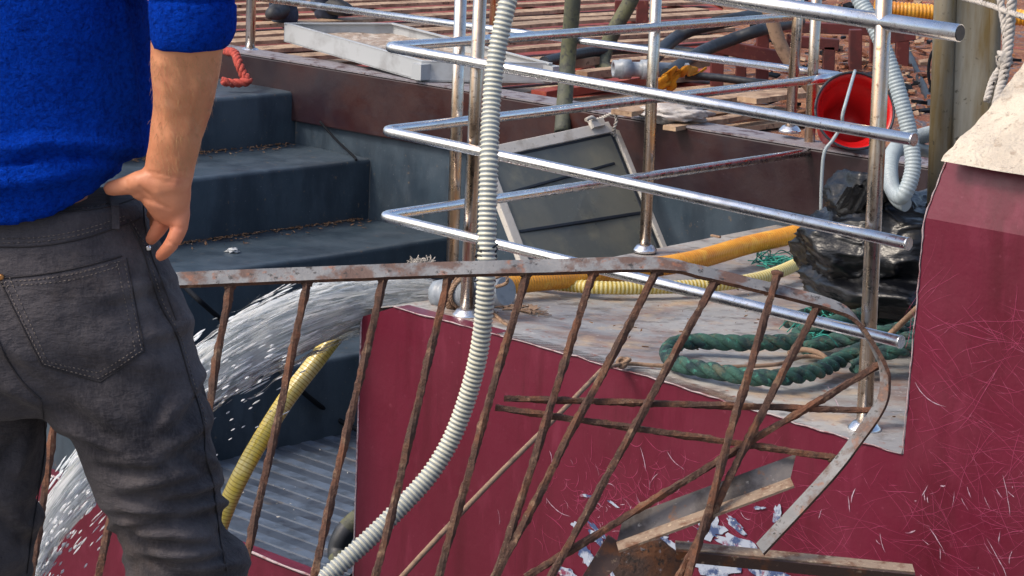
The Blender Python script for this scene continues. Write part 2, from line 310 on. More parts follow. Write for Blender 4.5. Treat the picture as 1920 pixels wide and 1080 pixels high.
# hull side with scratches and peeled patches laid into the same mesh
mb = MB()
def hq(pts, mi=0, t=.06): return mb.quadbox([W(a, BH, z) for a, z in pts], B * t, mi)
he = [onb(678, 594, BH), onb(740, 576, BH), onb(930, 626, BH), onb(1200, 702, BH), onb(1400, 765, BH), onb(1690, 851, BH)]
top = [(p.dot(A), p.z) for p in he]
zt = [z for a, z in top]
aL = -5.31
pts = [(aL, -1.9), (BR, -1.9), (BR, top[-1][1])] + [(a, z) for a, z in reversed(top[1:-1])] + [(aL, top[0][1])]
hq(pts)
hq([(-14, -1.9), (aL, -1.9), (aL, -.925), (-14, -.925)])
# tall bulwark on the right; its upper strip folds back
hq([(BR, -1.9), (2.5, -1.9), (2.5, .64), (BR + .008, .64), (BR, .02)])
tb = [W(BR + .008, BH, .64), W(2.5, BH, .64), W(2.5, BH + .045, .79), W(BR + .03, BH + .045, .79)]
mb.quadbox(tb, B * .06)
# scratches: thin ribbons
def scr(x, y, ang, ln, w, mi, curl):
    p = onb(x, y, BH - .0015); P = []; a = ang; n = 9
    for i in range(n):
        P.append(p.copy()); p = p + (A * math.cos(a) + UP * math.sin(a)) * ln / n; a += curl / n + random.uniform(-.16, .16)
    vv = []; ff = []
    for i, q in enumerate(P):
        d = (P[min(i + 1, n - 1)] - P[max(i - 1, 0)]).normalized(); s = d.cross(B) * w * (1 - abs(2 * i / (n - 1) - 1) ** 3 * .9) * random.uniform(.4, 1.2)
        vv += [q + s, q - s]
        if i: ff.append((2 * i - 2, 2 * i - 1, 2 * i + 1, 2 * i))
    for q in vv:
        if q.z > .62 and q.dot(A) > BR: return
    mb.add(vv, ff, mi)
for i in range(620):
    x = random.uniform(1330, 1915); y = random.uniform(520, 1078)
    lim = 880 if x < 1690 else 560
    if y < lim or (x < 1690 and y < 880): continue
    scr(x, y, random.choice((-.5, -.75, -.2, .5, .9)) + random.gauss(0, .3), random.uniform(.02, .22) * (1 if random.random() < .8 else 1.8), random.uniform(.0002, .0007), 1, random.gauss(0, .4))
for i in range(70): scr(random.gauss(1210, 90), random.gauss(965, 40), random.choice((-.8, -.6, .7)) + random.gauss(0, .5), random.uniform(.01, .06), random.uniform(.0004, .001), 2, random.gauss(0, 1))
for i in range(220):
    scr(random.gauss(1180, 85), random.gauss(935, 45), random.choice((-.7, -.9, .6)) + random.gauss(0, .45), random.uniform(.015, .12), random.uniform(.0003, .0009), 1, random.gauss(0, 1.6))
for x, y, a, l in ((1030, 845, -.9, .05), (1025, 935, -.7, .12), (1200, 838, -1, .08), (1250, 845, -.8, .09), (1550, 720, -.9, .1), (1715, 715, -.9, .13), (1880, 890, -1.2, .12), (1740, 985, -.8, .1), (1850, 1010, -.8, .15), (1590, 930, -1.3, .05), (1650, 1000, -1.4, .06)):
    scr(x, y, a, l, .0011, 2, random.gauss(0, .5))
for i in range(34): scr(random.uniform(1440, 1915), 1078 - 170 * random.random() ** 1.8, -1.2 + random.gauss(0, .6), random.uniform(.006, .05), random.uniform(.0005, .0018), 2, .3)
# peeled patches
def patch(x, y, rx, ry, mi=3, n=26, seed=0, off=.003, rot=0):
    c = onb(x, y, BH - off); k = 7.4 / 4400 * .9; vv = [c]
    for i in range(n):
        a = 2 * math.pi * i / n; rr = 1 + .55 * noise.noise(Vector((math.cos(a) * 1.7 + seed, math.sin(a) * 1.7, seed))) + random.uniform(-.22, .22)
        u, v = math.cos(a) * rx * rr, math.sin(a) * ry * rr; u, v = u * math.cos(rot) - v * math.sin(rot), u * math.sin(rot) + v * math.cos(rot)
        vv.append(c + (A * u * 1.35 + UP * v) * k)
    mb.add(vv, [(0, i + 1, (i + 1) % n + 1) for i in range(n)], mi)
for i, (x, y, rx, ry, rt) in enumerate(((1080, 985, 9, 6, 0), (1118, 992, 18, 5, -.6), (1235, 1005, 24, 7, .5), (1330, 990, 24, 20, 0), (1098, 1040, 14, 20, .3), (1120, 1010, 16, 9, -.8), (1160, 1060, 22, 24, .2), (1380, 1020, 38, 16, 0), (1330, 1062, 46, 26, 0), (1440, 1066, 40, 20, 0), (1255, 1020, 16, 8, -.5), (1458, 965, 7, 17, 0), (1380, 985, 17, 7, -.6), (1423, 952, 10, 3, .3), (1100, 930, 12, 3, .2), (1150, 945, 9, 3, -.3), (1060, 1075, 22, 12, 0))):
    patch(x, y, rx, ry, 3, seed=i * 1.7, rot=rt, off=.003 + i * .00015)
for i in range(30): patch(random.gauss(1270, 95), random.gauss(1045, 22), random.uniform(1.5, 7), random.uniform(1, 4), 3, 10, i, .0022 + i * .00001, random.uniform(-1, 1))
hull = part('hull_side', mb, ['burgundy', 'scratch', 'scratchw', 'peel'], boat)
# bare worn edge strips along the hull's upper edge
mb = MB()
q = [W(a, BH - .004, z + .001) for a, z in top[1:]]
P = []
for i in range(len(q) - 1):
    for k in range(12): P.append(q[i].lerp(q[i + 1], k / 12) + UP * random.uniform(-.003, .003))
mb.tube(P + [q[-1]], [random.uniform(.0012, .003) for _ in range(len(P) + 1)], 5)
P = [W(BR - .002 + random.uniform(-.0018, .0018) + .008 * min(1, max(0, z) / .6) + (.022 * max(0, z - .64) / .15), BH - .002 + (.3 * max(0, z - .64)), z) for z in [.015 + i * .018 for i in range(44)]]
mb.tube(P, [random.uniform(.001, .0032) for _ in P], 5)
P = [W(a, BH - .003, -.922 + random.uniform(-.003, .003)) for a in [-9 + i * .05 for i in range(74)]]
mb.tube(P, [random.uniform(.003, .006) for _ in P], 5)
mb.tube([W(aL, BH - .001, -1.9), W(aL, BH - .001, 0)], .003, 5)
part('edge_trim', mb, 'edge', boat, 'chipped pale edge of the hull plating')
# deck surface, following the hull's edge heights
mb = MB()
aa = [DL] + [a for a, z in top[1:-1]] + [BR + .02, 2.5]; zz = [.02] + zt[1:-1] + [zt[-1], zt[-1]]
aa[1] = -5.17
v = []; nb = 14
for a, z in zip(aa, zz):
    for j in range(nb + 1):
        b = BH + .06 + (CW + .02 - BH - .06) * j / nb
        v.append(W(a if a > DL else aL + (DL - aL) * (b - BH) / (CW - BH), b, z + (.03 - z) * min(1, j / 3)))
f = [(i * (nb + 1) + j, (i + 1) * (nb + 1) + j, (i + 1) * (nb + 1) + j + 1, i * (nb + 1) + j + 1) for i in range(len(aa) - 1) for j in range(nb)]
mb.add(v, f, 0, True)
for i in range(len(aa) - 1): mb.add([W(max(aa[i], aL), BH, zz[i]), W(aa[i + 1], BH, zz[i + 1]), W(aa[i + 1], BH + .06, zz[i + 1]), W(max(aa[i], aL), BH + .06, zz[i])], [(0, 1, 2, 3)])
mb.quadbox([W(aL + .012, BH + .07, .0), W(DL + .01, CW, .0), W(DL + .01, CW, -.94), W(aL + .012, BH + .07, -.94)], A * .05, 1)
part('deck', mb, ['deck', 'stair'], boat)
# well floor with raised ribs running fore and aft
mb = MB(); prof = []; b = BH + .06
while b < CW: prof += [(b, 0, 0), (b + .055, 0, 1), (b + .060, .004, 2), (b + .110, .004, 1)]; b += .116
prof = [p for p in prof if p[0] < CW]
v = []; 
for a in (-14, DL): v += [W(a, b, -.93 + z) for b, z, _ in prof]
n = len(prof); mb.add(v, [(i, n + i, n + i + 1, i + 1) for i in range(n - 1)]); 
for i in range(n - 1): mb.mi[i] = 1 if i % 4 == 2 else 0
part('well_floor', mb, ['floor', 'floorhi'], boat, 'ribbed grey floor at the foot of the stairs')
# inner wall below the coaming
mb = MB(); mb.quadbox([W(-14, CW, -1), W(2.5, CW, -1), W(2.5, CW, .12), W(-14, CW, .12)], B * .08)
part('inner_wall', mb, 'stair', boat)
# coaming
mb = MB(); mb.quadbox([W(-9.4, CW - .03, .075), W(-4.75, CW - .03, .10), W(-4.75, CW - .03, .355), W(-9.4, CW - .03, .355)], B * .14)
co = part('coaming', mb, 'brown', boat, 'brown painted coaming beside the stairs'); bevel(co, .006)
mb = MB(); mb.quadbox([W(-9.4, CW - .032, .358), W(-4.745, CW - .032, .358), W(-4.745, CW + .13, .358), W(-9.4, CW + .13, .358)], UP * .008)
part('ledge', mb, 'ledge', co)
mb = MB(); mb.quadbox([W(-9.4, CW - .034, .352), W(-9.4, CW - .034, .1), W(-9.4, 5.1, .1), W(-9.4, 5.1, .352)], A * -.08)
part('coaming_end', mb, 'brown', boat); mb = MB()
mb.quadbox([W(-4.72, CW - .02, .03), W(-4.72, CW - .02, .35), W(-4.72, CW + 1.5, .35), W(-4.72, CW + 1.5, .03)], A * -.1)
part('coaming_end', mb, 'brown', boat)
# staircase
st = thing('staircase', 'dark blue grey steel steps climbing left from the well floor', 'stairs', W(-7.6, 6.2, -.93))
for a, z in ((-6.75, -.60), (-7.25, -.31), (-7.78, -.03), (-8.30, .22)):
    mb = MB(); v = []; nb = 30; pr = [(-.72, -.0), (-.035, 0), (-.012, -.002), (-.003, -.009), (0, -.022), (0, -.33)]
    if z > .2: pr[0] = (-1.1, 0)
    for j in range(nb + 1):
        b = BH + .065 + (CW - .003 - BH - .065) * j / nb
        for da, dz in pr: v.append(W(a + da + .006 * noise.noise(Vector((b * 3, a, dz * 4))), b, z + dz + .005 * noise.noise(Vector((b * 2, a * 3, da * 2)))))
    n = len(pr); mb.add(v, [(j * n + i, j * n + i + 1, (j + 1) * n + i + 1, (j + 1) * n + i) for j in range(nb) for i in range(n - 1)], 0, True)
    mb.quadbox([W(a - .6, BH + .064, z), W(a, BH + .064, z), W(a, BH + .064, z - .33), W(a - .6, BH + .064, z - .33)], B * .003)
    part('step', mb, 'stair', st)

# debris on the treads
def litter(n, fn, name, label, mats='leaf', smin=.004, smax=.02):
    mb = MB()
    for i in range(n):
        p = fn(); s = random.uniform(smin, smax); d = Vector((random.gauss(0, 1), random.gauss(0, 1), random.gauss(0, .25))).normalized(); e = d.cross(UP).normalized() * s * random.uniform(.1, .5)
        mb.quadbox([p - d * s, p + e, p + d * s, p - e], UP * random.uniform(.001, .004))
    return solo(name, mb, mats, label, 'litter', kind='stuff')
def lt():
    k = random.choice((0, 0, 1, 1, 1, 2)); a, z = ((-8.30, -.03), (-7.78, -.31), (-8.85, .22))[k]
    return W(a - .006 + random.expovariate(random.choice((120, 60, 20))), random.uniform(5.6, 7.3), z + .006)
litter(1300, lt, 'leaf_litter', 'dry brown crumbs and rust flakes gathered at the back of the treads', smin=.003, smax=.013)
litter(130, lambda: W(random.uniform(-6.7, -5.6), random.uniform(5.2, 7.2), -.917), 'floor_grit', 'pale flakes scattered over the ribbed well floor', 'hatchframe', .002, .008)
litter(120, lambda: W(random.uniform(-5.3, -3.4), random.uniform(5.15, 7.0), .05), 'deck_grit', 'small brown flakes scattered on the grey deck', 'leaf', .003, .012)
litter(40, lambda: W(random.gauss(-4.93, .05), random.gauss(5.36, .03), .045), 'straw', 'small heap of straw coloured fibres on the deck beside the cream hose', 'twine', .01, .04)

# cracked sandy slab over the bulwark
mb = MB(); v = []; nu, nv = 60, 40
e0 = ona(1764, 303, -3.2); e1 = ona(1935, 104, -3.2)
for i in range(nu + 1):
    for j in range(nv + 1):
        s = i / nu; t = j / nv; p = e0.lerp(e1, t * 1.6) + A * (s * 2.2)
        p += UP * (.014 * noise.noise(p * 5) + .007 * noise.noise(p * 18) + .005 * noise.noise(p * 50)) * (1 if 0 < j else .2) + A * (-.006 * noise.noise(Vector((t * 20, 0, 0))) if i == 0 else 0)
        v.append(p)
mb.add(v, [(i * (nv + 1) + j, (i + 1) * (nv + 1) + j, (i + 1) * (nv + 1) + j + 1, i * (nv + 1) + j + 1) for i in range(nu) for j in range(nv)], 0, True)
n0 = len(mb.v)
part('bulwark_slab', mb, 'plaster', boat, 'sandy cracked rendered slope on top of the burgundy bulwark')

# ================================================================== FAR DECK
fd = thing('slatted_deck', 'red painted deck laid with rows of weathered timber slats beyond the coaming', 'deck', W(-9, 11, -.3))
mb = MB(); mb.quadbox([W(-20, CW + .14, .28), W(-5.0, CW + .14, .28), W(-5.0, 22, .28), W(-20, 22, .28)], UP * -.1)
part('deck_plate', mb, 'redpaint', fd)
for k in range(7):
    mb = MB(); b = CW + .5 + k * 1.1; mb.box(W(-12.4, b, .262), A * 6.9, B * .03, UP * .03); part('beam', mb, 'redpaint', fd)
a = -6.0; k = 0
while a > -19:
    mb = MB(); b0 = CW + .17; b1 = random.uniform(14, 19); w = random.uniform(.045, .07); z = .293 + random.uniform(0, .014); n = 30; v = []
    while b1 > b0 + 1 and proj(W(a, b1, z))[0] > 1345 + 60 * math.sin(k * 2.4): b1 -= .1
    for i in range(n + 1):
        b = b0 + (b1 - b0) * i / n; da = .02 * noise.noise(Vector((b * .6, k * 3.3, 0))); dz = .01 * noise.noise(Vector((b * .8, k, 5)))
        for x, y in ((-w, 0), (w, 0), (w, .02), (-w, .02)): v.append(W(a + da + x + .004 * noise.noise(Vector((b * 5, k, x * 9))), b, z + dz + y))
    mb.add(v, [(i * 4 + j, i * 4 + (j + 1) % 4, (i + 1) * 4 + (j + 1) % 4, (i + 1) * 4 + j) for i in range(n) for j in range(4)] + [(3, 2, 1, 0)])
    part('slat', mb, 'wood', fd); a -= .30 + random.uniform(-.03, .03); k += 1
# rubble ground to the right of the slats
mb = MB(); v = []; n = 70
for i in range(n + 1):
    for j in range(n + 1):
        yy = 262 - 300 * (j / n); l_ = onz(1345 + 12 * math.sin(j * .9), yy, .3); p = l_ + (A * .75 + B * .66) * (9 * (i / n) ** 1.5)
        p.z = .296 + (.035 * noise.noise(p * 2.2) + .03 * noise.noise(p * 7)) * min(1, i / 6); p.z = max(p.z, .284)
        if p.dot(B) < CW + .16: p += B * (CW + .16 - p.dot(B))
        v.append(p)
for i in range(n + 1):
    for j in range(n + 1): pass
mb.add(v, [(i * (n + 1) + j, (i + 1) * (n + 1) + j, (i + 1) * (n + 1) + j + 1, i * (n + 1) + j + 1) for i in range(n) for j in range(n)], 0, True)
struct('rubble_ground', mb, 'debris')
mb = MB(); mb.quadbox([W(-60, 22, .1), W(60, 22, .1), W(60, 90, .1), W(-60, 90, .1)], UP * -2.5); struct('far_quay', mb, 'debris')
def rb():
    return onz(random.uniform(1420, 1900), 240 - 240 * random.random() ** .8, .315)
mb = MB()
for i in range(700):
    p = rb(); s = random.uniform(.01, .06); d = Vector((random.gauss(0, 1), random.gauss(0, 1), random.gauss(0, .2))).normalized(); e = d.cross(UP).normalized() * s * random.uniform(.2, .8)
    mb.quadbox([p - d * s, p + e, p + d * s * .8, p - e], UP * random.uniform(.004, .02), random.choice((0, 0, 1, 2)))
solo('rubble', mb, ['debris', 'cable', 'wood'], 'scattered reddish scraps and chips on the ground beyond the bucket', 'rubble', kind='stuff')
# loose planks near the bucket
def plank(p, q, w, h, mt, label, group=None):
    p, q = Vector(p), Vector(q); d = (q - p).normalized(); s = d.cross(UP).normalized(); mb = MB(); n = 12; v = []
    for i in range(n + 1):
        c = p.lerp(q, i / n) + UP * .004 * noise.noise(p.lerp(q, i / n) * 9)
        for x, y in ((-1, -1), (1, -1), (1, 1), (-1, 1)): v.append(c + s * w * x * (1 + .08 * noise.noise(c * 8)) + UP * h * y)
    mb.add(v, [(i * 4 + j, i * 4 + (j + 1) % 4, (i + 1) * 4 + (j + 1) % 4, (i + 1) * 4 + j) for i in range(n) for j in range(4)] + [(3, 2, 1, 0), (4 * n, 4 * n + 1, 4 * n + 2, 4 * n + 3)])
    return solo('plank', mb, mt, label, 'plank')
plank(onz(1165, 212, .4), onz(1480, 168, .4), .05, .010, 'wood', 'weathered plank lying under the orange cloth just behind the coaming')
plank(onz(1255, 240, .36), onz(1470, 205, .36), .03, .009, 'wood', 'narrow plank nearest the coaming left of the red bucket')
plank(onz(1400, 188, .42), onz(1610, 160, .42), .05, .011, 'wood', 'pale plank between the orange cloth and the red bucket')
plank(onz(1090, 140, .38), onz(1400, 108, .38), .035, .018, 'wood', 'plank carrying the grey pipe coupling')
plank(onz(1020, 120, .38), onz(1110, 112, .38), .05, .018, 'wood', 'short plank end left of the bent mossy pipe')
plank(onz(1010, 178, .36), onz(1200, 150, .36), .04, .018, 'redpaint', 'red painted plank behind the hatch cover')

# dark red steel trestles
def trestle(bars, label, Y):
    c = onY(bars[0][0], bars[0][1], Y); t = thing('steel_trestle', label, 'trestle', Vector((c.x, c.y, .2)), 'dark red steel trestles beyond the bucket')
    for x0, y0, x1, y1, w, dy in bars:
        p, q = onY(x0, y0, Y + dy), onY(x1, y1, Y + dy); d = (q - p).normalized(); h = w / 2 * Y / 4400
        s = d.cross(Vector((0, 1, 0))).normalized(); mb = MB(); mb.box((p + q) / 2, (q - p) / 2, s * h, s.cross(d) * h)
        bevel(part('post' if abs(x0 - x1) < 25 else 'rail', mb, 'redsteel', t), .004)
trestle([(1335, 84, 1478, 112, 26, 0), (1430, 40, 1428, 225, 23, .06), (1345, 92, 1343, 185, 24, 0), (1390, 95, 1388, 190, 20, .3), (1475, 76, 1572, 84, 22, .2), (1554, 86, 1552, 180, 22, .2)], 'low dark red steel trestle left of the red bucket', 11.2)
trestle([(1470, 50, 1690, 58, 20, .3), (1604, 55, 1602, 200, 23, 0), (1692, 60, 1689, 190, 24, .3), (1640, 60, 1637, 200, 18, .5), (1640, 72, 1715, 62, 24, 0)], 'tall dark red steel trestle behind the red bucket', 12.2)
trestle([(1160, 0, 1158, 60, 14, 0), (1205, 0, 1203, 52, 22, .1), (1120, 52, 1300, 62, 10, 0)], 'thin dark red steel trestle at the top behind the railing', 14.0)

# ================================================================== STAINLESS RAILING
rl = thing('railing', 'shiny stainless tube railing with three rails turning the deck corner', 'railing', W(-5.1, 5.1, .05))
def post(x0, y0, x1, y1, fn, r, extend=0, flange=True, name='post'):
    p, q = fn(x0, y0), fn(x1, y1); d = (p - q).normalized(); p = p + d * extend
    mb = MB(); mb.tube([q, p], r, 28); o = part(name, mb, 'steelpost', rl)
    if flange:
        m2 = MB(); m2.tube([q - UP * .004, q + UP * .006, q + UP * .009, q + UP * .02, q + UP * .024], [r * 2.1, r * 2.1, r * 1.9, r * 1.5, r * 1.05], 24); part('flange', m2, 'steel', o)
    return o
pB = lambda b: (lambda x, y: onb(x, y, b))
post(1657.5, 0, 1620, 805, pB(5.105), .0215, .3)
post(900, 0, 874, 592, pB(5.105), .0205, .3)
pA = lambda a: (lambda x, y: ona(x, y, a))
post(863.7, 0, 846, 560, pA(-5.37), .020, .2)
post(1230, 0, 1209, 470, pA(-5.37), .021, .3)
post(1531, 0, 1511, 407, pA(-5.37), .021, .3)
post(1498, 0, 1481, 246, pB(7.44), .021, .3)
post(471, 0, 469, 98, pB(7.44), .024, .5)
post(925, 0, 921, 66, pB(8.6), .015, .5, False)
def rail(P, r, sub=0, name='rail'):
    mb = MB()
    if sub: P = smooth(P, None, sub)[0]
    mb.tube(P, r, 20); return part(name, mb, 'steel', rl)
def corner(c, p, q, k=.035):  # rounded corner path p - c - q
    a = c + (p - c).normalized() * k; b = c + (q - c).normalized() * k
    return [p] + [a.lerp(c, t).lerp(c.lerp(b, t), t) for t in (0, .2, .4, .6, .8, 1)] + [q]
for (cx, cy), (ex, ey), (lx, ly) in (((725, 88), (1712, 262), (1482, 32)), ((720, 245), (1702, 457), (1578, 143)), ((716, 405), (1688, 641), (1532, 283))):
    c = onb(cx, cy, 5.065); e = onb(ex, ey, 5.065); f_ = ona(lx, ly, c.dot(A))
    rail(corner(c, e, f_), .0162)
    m = MB(); m.tube([e - A * .002, e + A * .004], .0175, 18); part('end_cap', m, 'steel', rl)
rail([onb(860, -77, 5.105), onb(1800, 62, 5.105)], .0228)
m = MB(); e = onb(1800.5, 62, 5.105); m.tube([e, e + A * .001], .0205, 18); part('pipe_mouth', m, 'dark', rl)
rail([onb(380, -18, 7.47), onb(1572, 142, 7.47)], .0165)
rail([onb(1572, 142, 7.47), ona(1515, 152, onb(720, 245, 5.065).dot(A))], .0162)
# ledge rail low at left of P2 top

# ================================================================== RUSTY FENCE
fn_ = thing('fence', 'bent rusty iron fence with twisted bars leaning on the quay edge', 'fence', Vector((-.1, 4.4, 0)))
w0 = Vector((-.019, .030, .020))
def strap(pxs, name, mats, w=w0, th=.009, sub=6, wf=None):
    P, _ = smooth([onf(x, y) for x, y in pxs], None, sub); mb = MB(); v = []; n = len(P)
    for i, p in enumerate(P):
        t = (P[min(i + 1, n - 1)] - P[max(i - 1, 0)]).normalized(); ww = w * (wf(i / n) if wf else 1); s = t.cross(ww).normalized() * th
        j = .0012 * noise.noise(p * 40)
        v += [p - s * .5 + s.normalized() * j, p + ww - s * .5, p + ww + s * .5, p + s * .5 + s.normalized() * j]
    mb.add(v, [(i * 4 + j, i * 4 + (j + 1) % 4, (i + 1) * 4 + (j + 1) % 4, (i + 1) * 4 + j) for i in range(n - 1) for j in range(4)] + [(3, 2, 1, 0), (4 * n - 4, 4 * n - 3, 4 * n - 2, 4 * n - 1)])
    for i in range(n - 1): mb.mi[i * 4 + 3] = 1 if len(mats) > 1 else 0
    return part(name, mb, mats, fn_)
strap([(-700, 590), (-200, 560), (325, 538), (600, 527), (840, 518), (1000, 514), (1235, 508), (1320, 522), (1400, 541), (1500, 566), (1560, 582), (1605, 602), (1635, 640), (1660, 685), (1668, 715), (1660, 765), (1612, 836), (1560, 902), (1432, 1040)], 'frame_strap', ['rustgrey', 'rust'], wf=lambda t: 1 - .3 * min(1, max(0, (t - .72) / .1)))
def bar(x0, y0, x1, y1, r=.0083, off=.012, name='bar', jag=.0035, o2=None, lean=0):
    p, q = onf(x0, y0, off), onf(x1, y1, o2 if o2 is not None else off); n = 140; P = []; rr = []
    for i in range(n + 1):
        t = i / n; c = p.lerp(q, t); P.append(c + Vector((noise.noise(c * 5 + Vector((x0, 0, 0))), 0, 0)) * .004)
        rr.append(r * (1 + .10 * noise.noise(c * 70) + .07 * noise.noise(c * 200)))
    mb = MB(); d = (q - p).normalized(); v = []; a0 = math.pi / 4
    # square twisted bar
    s = d.cross(Vector((0, 1, 0))).normalized(); u = s.cross(d)
    for i, c in enumerate(P):
        a = i * .05
        for k in range(8):
            b = 2 * math.pi * k / 8 + a; k2 = rr[i] * (1.10 if k % 2 == 0 else .92) * (1 + .26 * noise.noise(c * 75 + Vector((k * .9, 0, 0)))); v.append(c + s * math.cos(b) * k2 + u * math.sin(b) * k2)
    mb.add(v, [(i * 8 + k, i * 8 + (k + 1) % 8, (i + 1) * 8 + (k + 1) % 8, (i + 1) * 8 + k) for i in range(n) for k in range(8)] + [tuple(range(7, -1, -1)), tuple(range(8 * n, 8 * n + 8))])
    wb = blob(p + Vector((0, .002, -.002)), (.013, .012, .009), 2, .4, 3, x0); mb.add(wb.v, wb.f, 0, True)
    return part(name, mb, 'rust', fn_)
def ext(x0, y0, x1, y1, y=1195): return (x0, y0, x1 + (x1 - x0) * (y - y1) / (y1 - y0), y)
for q in ((-5, 560, -85, 1080), (140, 550, 58, 1080), (285, 545, 185, 1080), (432, 535, 338, 1080), (576, 530, 458, 1080), (718, 522, 588, 1080), (842, 518, 706, 1080), (987, 514, 822, 1080), (1112, 511, 932, 1074), (1232, 508, 930, 1078), (1340, 528, 1036, 1077)):
    bar(*ext(*q))
bar(1458, 512, 1290, 1085, off=-.012, o2=.0); bar(*ext(1533, 572, 1275, 1077, 1190), off=.012)
bar(1648, 684, 985, 1082, off=.03, r=.0078, name='brace')
bar(1637, 770, 945, 747, off=.035, r=.0072, name='brace'); bar(1562, 858, 928, 764, off=.035, r=.0072, name='brace')
# angle irons torn from the fence's foot
def lsec(pxa, pxb, w1, w2, name, mats, off=.05, th=.005):
    p, q = onf(*pxa, off), onf(*pxb, off); mb = MB(); d = (q - p)
    mb.quadbox([p, q, q + w1, p + w1], w1.cross(d).normalized() * th, 0); mb.quadbox([p + w2 * .12, q + w2 * .12, q + w2, p + w2], w2.cross(d).normalized() * th, 1)
    return part(name, mb, mats, fn_)
o = lsec((1156, 1018), (1482, 897), Vector((.012, .03, .044)), Vector((.004, -.045, -.006)), 'angle_iron', ['greyiron', 'litflange'])
o = lsec((1268, 1030), (1716, 1075), Vector((.0, .012, -.026)), Vector((0, .04, .006)), 'foot_iron', ['rustiron', 'litflange'], .04)
mb = MB(); P = [onf(x, y, .06) for x, y in ((1140, 1004), (1168, 1022), (1160, 1060), (1120, 1100), (1075, 1110))]; mb.quadbox(P, Vector((0, .006, 0)))
part('corner_iron', mb, 'rustiron', fn_)
mb = MB(); P = []
for x, y in ((1162, 1035), (1195, 1018), (1240, 1012), (1262, 1030), (1275, 1040), (1282, 1060), (1290, 1100), (1235, 1120), (1170, 1110), (1150, 1075)): P.append(onf(x + random.uniform(-4, 4), y + random.uniform(-4, 4), .14))
mb.quadbox(P, Vector((0, .012, 0))); part('rusted_plate', mb, 'plate', fn_)

# ================================================================== HOSES
# tall cream corrugated hose
px = [(960, -900, 5.3), (990, -600, 5.25), (985, -350, 5.2), (968, -160, 5.15), (962, -40, 5.12), (948, 20, 5.10), (930, 110, 5.08), (921, 200, 5.05), (917, 300, 5.0), (914, 400, 4.97), (912, 500, 4.95), (908, 580, 4.95), (898, 660, 4.96), (878, 740, 4.97), (848, 820, 4.97), (806, 890, 4.95), (752, 950, 4.92), (690, 1012, 4.88), (620, 1075, 4.84), (560, 1130, 4.8), (490, 1230, 4.78)]
hc = thing('corrugated_hose', 'cream corrugated hose hanging down in front of the railing corner', 'hose', onY(600, 1190, 4.8))
mb = MB(); P = smooth([onY(*q) for q in px], None, 10)[0]; corrug(mb, P, .0212, .0105, .0032, 22, 1); part('hose_wall', mb, ['hose_cream', 'hose_groove'], hc)
mb = MB()
for x, y in ((913, 462), (912, 470), (911, 481), (909, 522)):
    mb = MB(); c = onY(x, y, 4.96); P = [c + Vector((math.cos(t) * .0225, math.sin(t) * .0225, .006 * math.sin(t * 2 + x))) for t in [i * .35 for i in range(19)]]; mb.tube(P, .0022, 6); part('tape_tie', mb, 'tapeblack', hc)
if 0: part('tape_tie', mb, 'tapeblack', hc)
# orange hose on deck
def hose(name, label, pxs, r, pitch, depth, mats, n=20, sub=10, group=None):
    mb = MB(); P = smooth([q if isinstance(q, Vector) else onz(*q) for q in pxs], None, sub)[0]; corrug(mb, P, r, pitch, depth, n, 1 if len(mats) > 1 else None, True); return solo(name, mb, mats, label, 'hose', group)
hose('suction_hose', 'thick orange ribbed hose lying across the grey deck', [(880, 552, .09), (935, 536, .09), (1060, 522, .09), (1180, 508, .09), (1300, 488, .10), (1400, 460, .11), (1500, 436, .13), (1550, 412, .14), (1620, 392, .14), (1690, 372, .14), (1740, 352, .16), (1800, 330, .18)], .034, .011, .0022, ['hose_orange'], 26)
hose('suction_hose', 'thin yellow hose curving along the deck below the orange one', [(985, 527, .06), (1060, 534, .065), (1120, 539, .07), (1190, 540, .07), (1290, 537, .07), (1370, 531, .075), (1440, 517, .08), (1500, 492, .09), (1530, 470, .1), (1580, 440, .1)], .0225, .0135, .0018, ['hose_yellow', 'hose_groove_y'], 20)
# yellow discharge hose down the stair well
wp = [onY(700, 572, 7.42), onY(640, 618, 7.4), onY(590, 680, 7.35), onY(540, 745, 7.3), onY(495, 815, 7.25), onY(455, 885, 7.2), onY(425, 950, 7.2), onY(405, 1010, 7.2), onY(380, 1120, 7.2)]
mb = MB(); P = smooth(wp, None, 12)[0]; P = resample(P, .0032); mb.tube(P, [.0355 - (.0003 if i % 4 == 1 else 0) for i in range(len(P))], 24, flat=.8, mif=lambda i: 1 if i % 4 == 1 else 0); solo('discharge_hose', mb, ['hose_pale', 'hose_groove_y'], 'flat yellow hose dropping from the deck into the stair well', 'hose')
# grey looping hose at right
gp = [onb(1500, -700, 6.1), onb(1530, -400, 6.0), onb(1565, -180, 5.95), onb(1590, -60, 5.9), onb(1612, 0, 5.9), onb(1640, 50, 5.9), onb(1668, 120, 5.9), onb(1690, 190, 5.9), onb(1707, 260, 5.9), onb(1711, 320, 5.88), onb(1692, 368, 5.85), onb(1672, 350, 5.9), onb(1670, 300, 5.98), onb(1690, 270, 6.1), onb(1740, 252, 6.25), onb(1800, 240, 6.4)]
mb = MB(); P = smooth(gp, None, 10)[0]; corrug(mb, P, .0255, .011, .0022, 22, None, True); solo('corrugated_hose', mb, ['hose_grey'], 'pale grey corrugated hose looping behind the right railing post', 'hose')
mb = MB(); P = smooth([onb(1745, 285, 6.3), onb(1700, 278, 6.1), onb(1672, 292, 6.05), onb(1662, 330, 6.0), onb(1680, 372, 5.96), onb(1700, 385, 5.95)], None, 10)[0]; mb.tube(P, .021, 18); solo('smooth_hose', mb, 'hose_grey', 'smooth grey hose bent tightly beside the corrugated loop', 'hose')
hose('corrugated_hose', 'orange corrugated hose running level behind the galvanised post', [onY(1640, 14, 10.0), onY(1700, 20, 10.0), onY(1790, 26, 10.0), onY(1880, 30, 9.9), onY(2050, 44, 9.8)], .036, .016, .004, ['hose_orange'], 18)
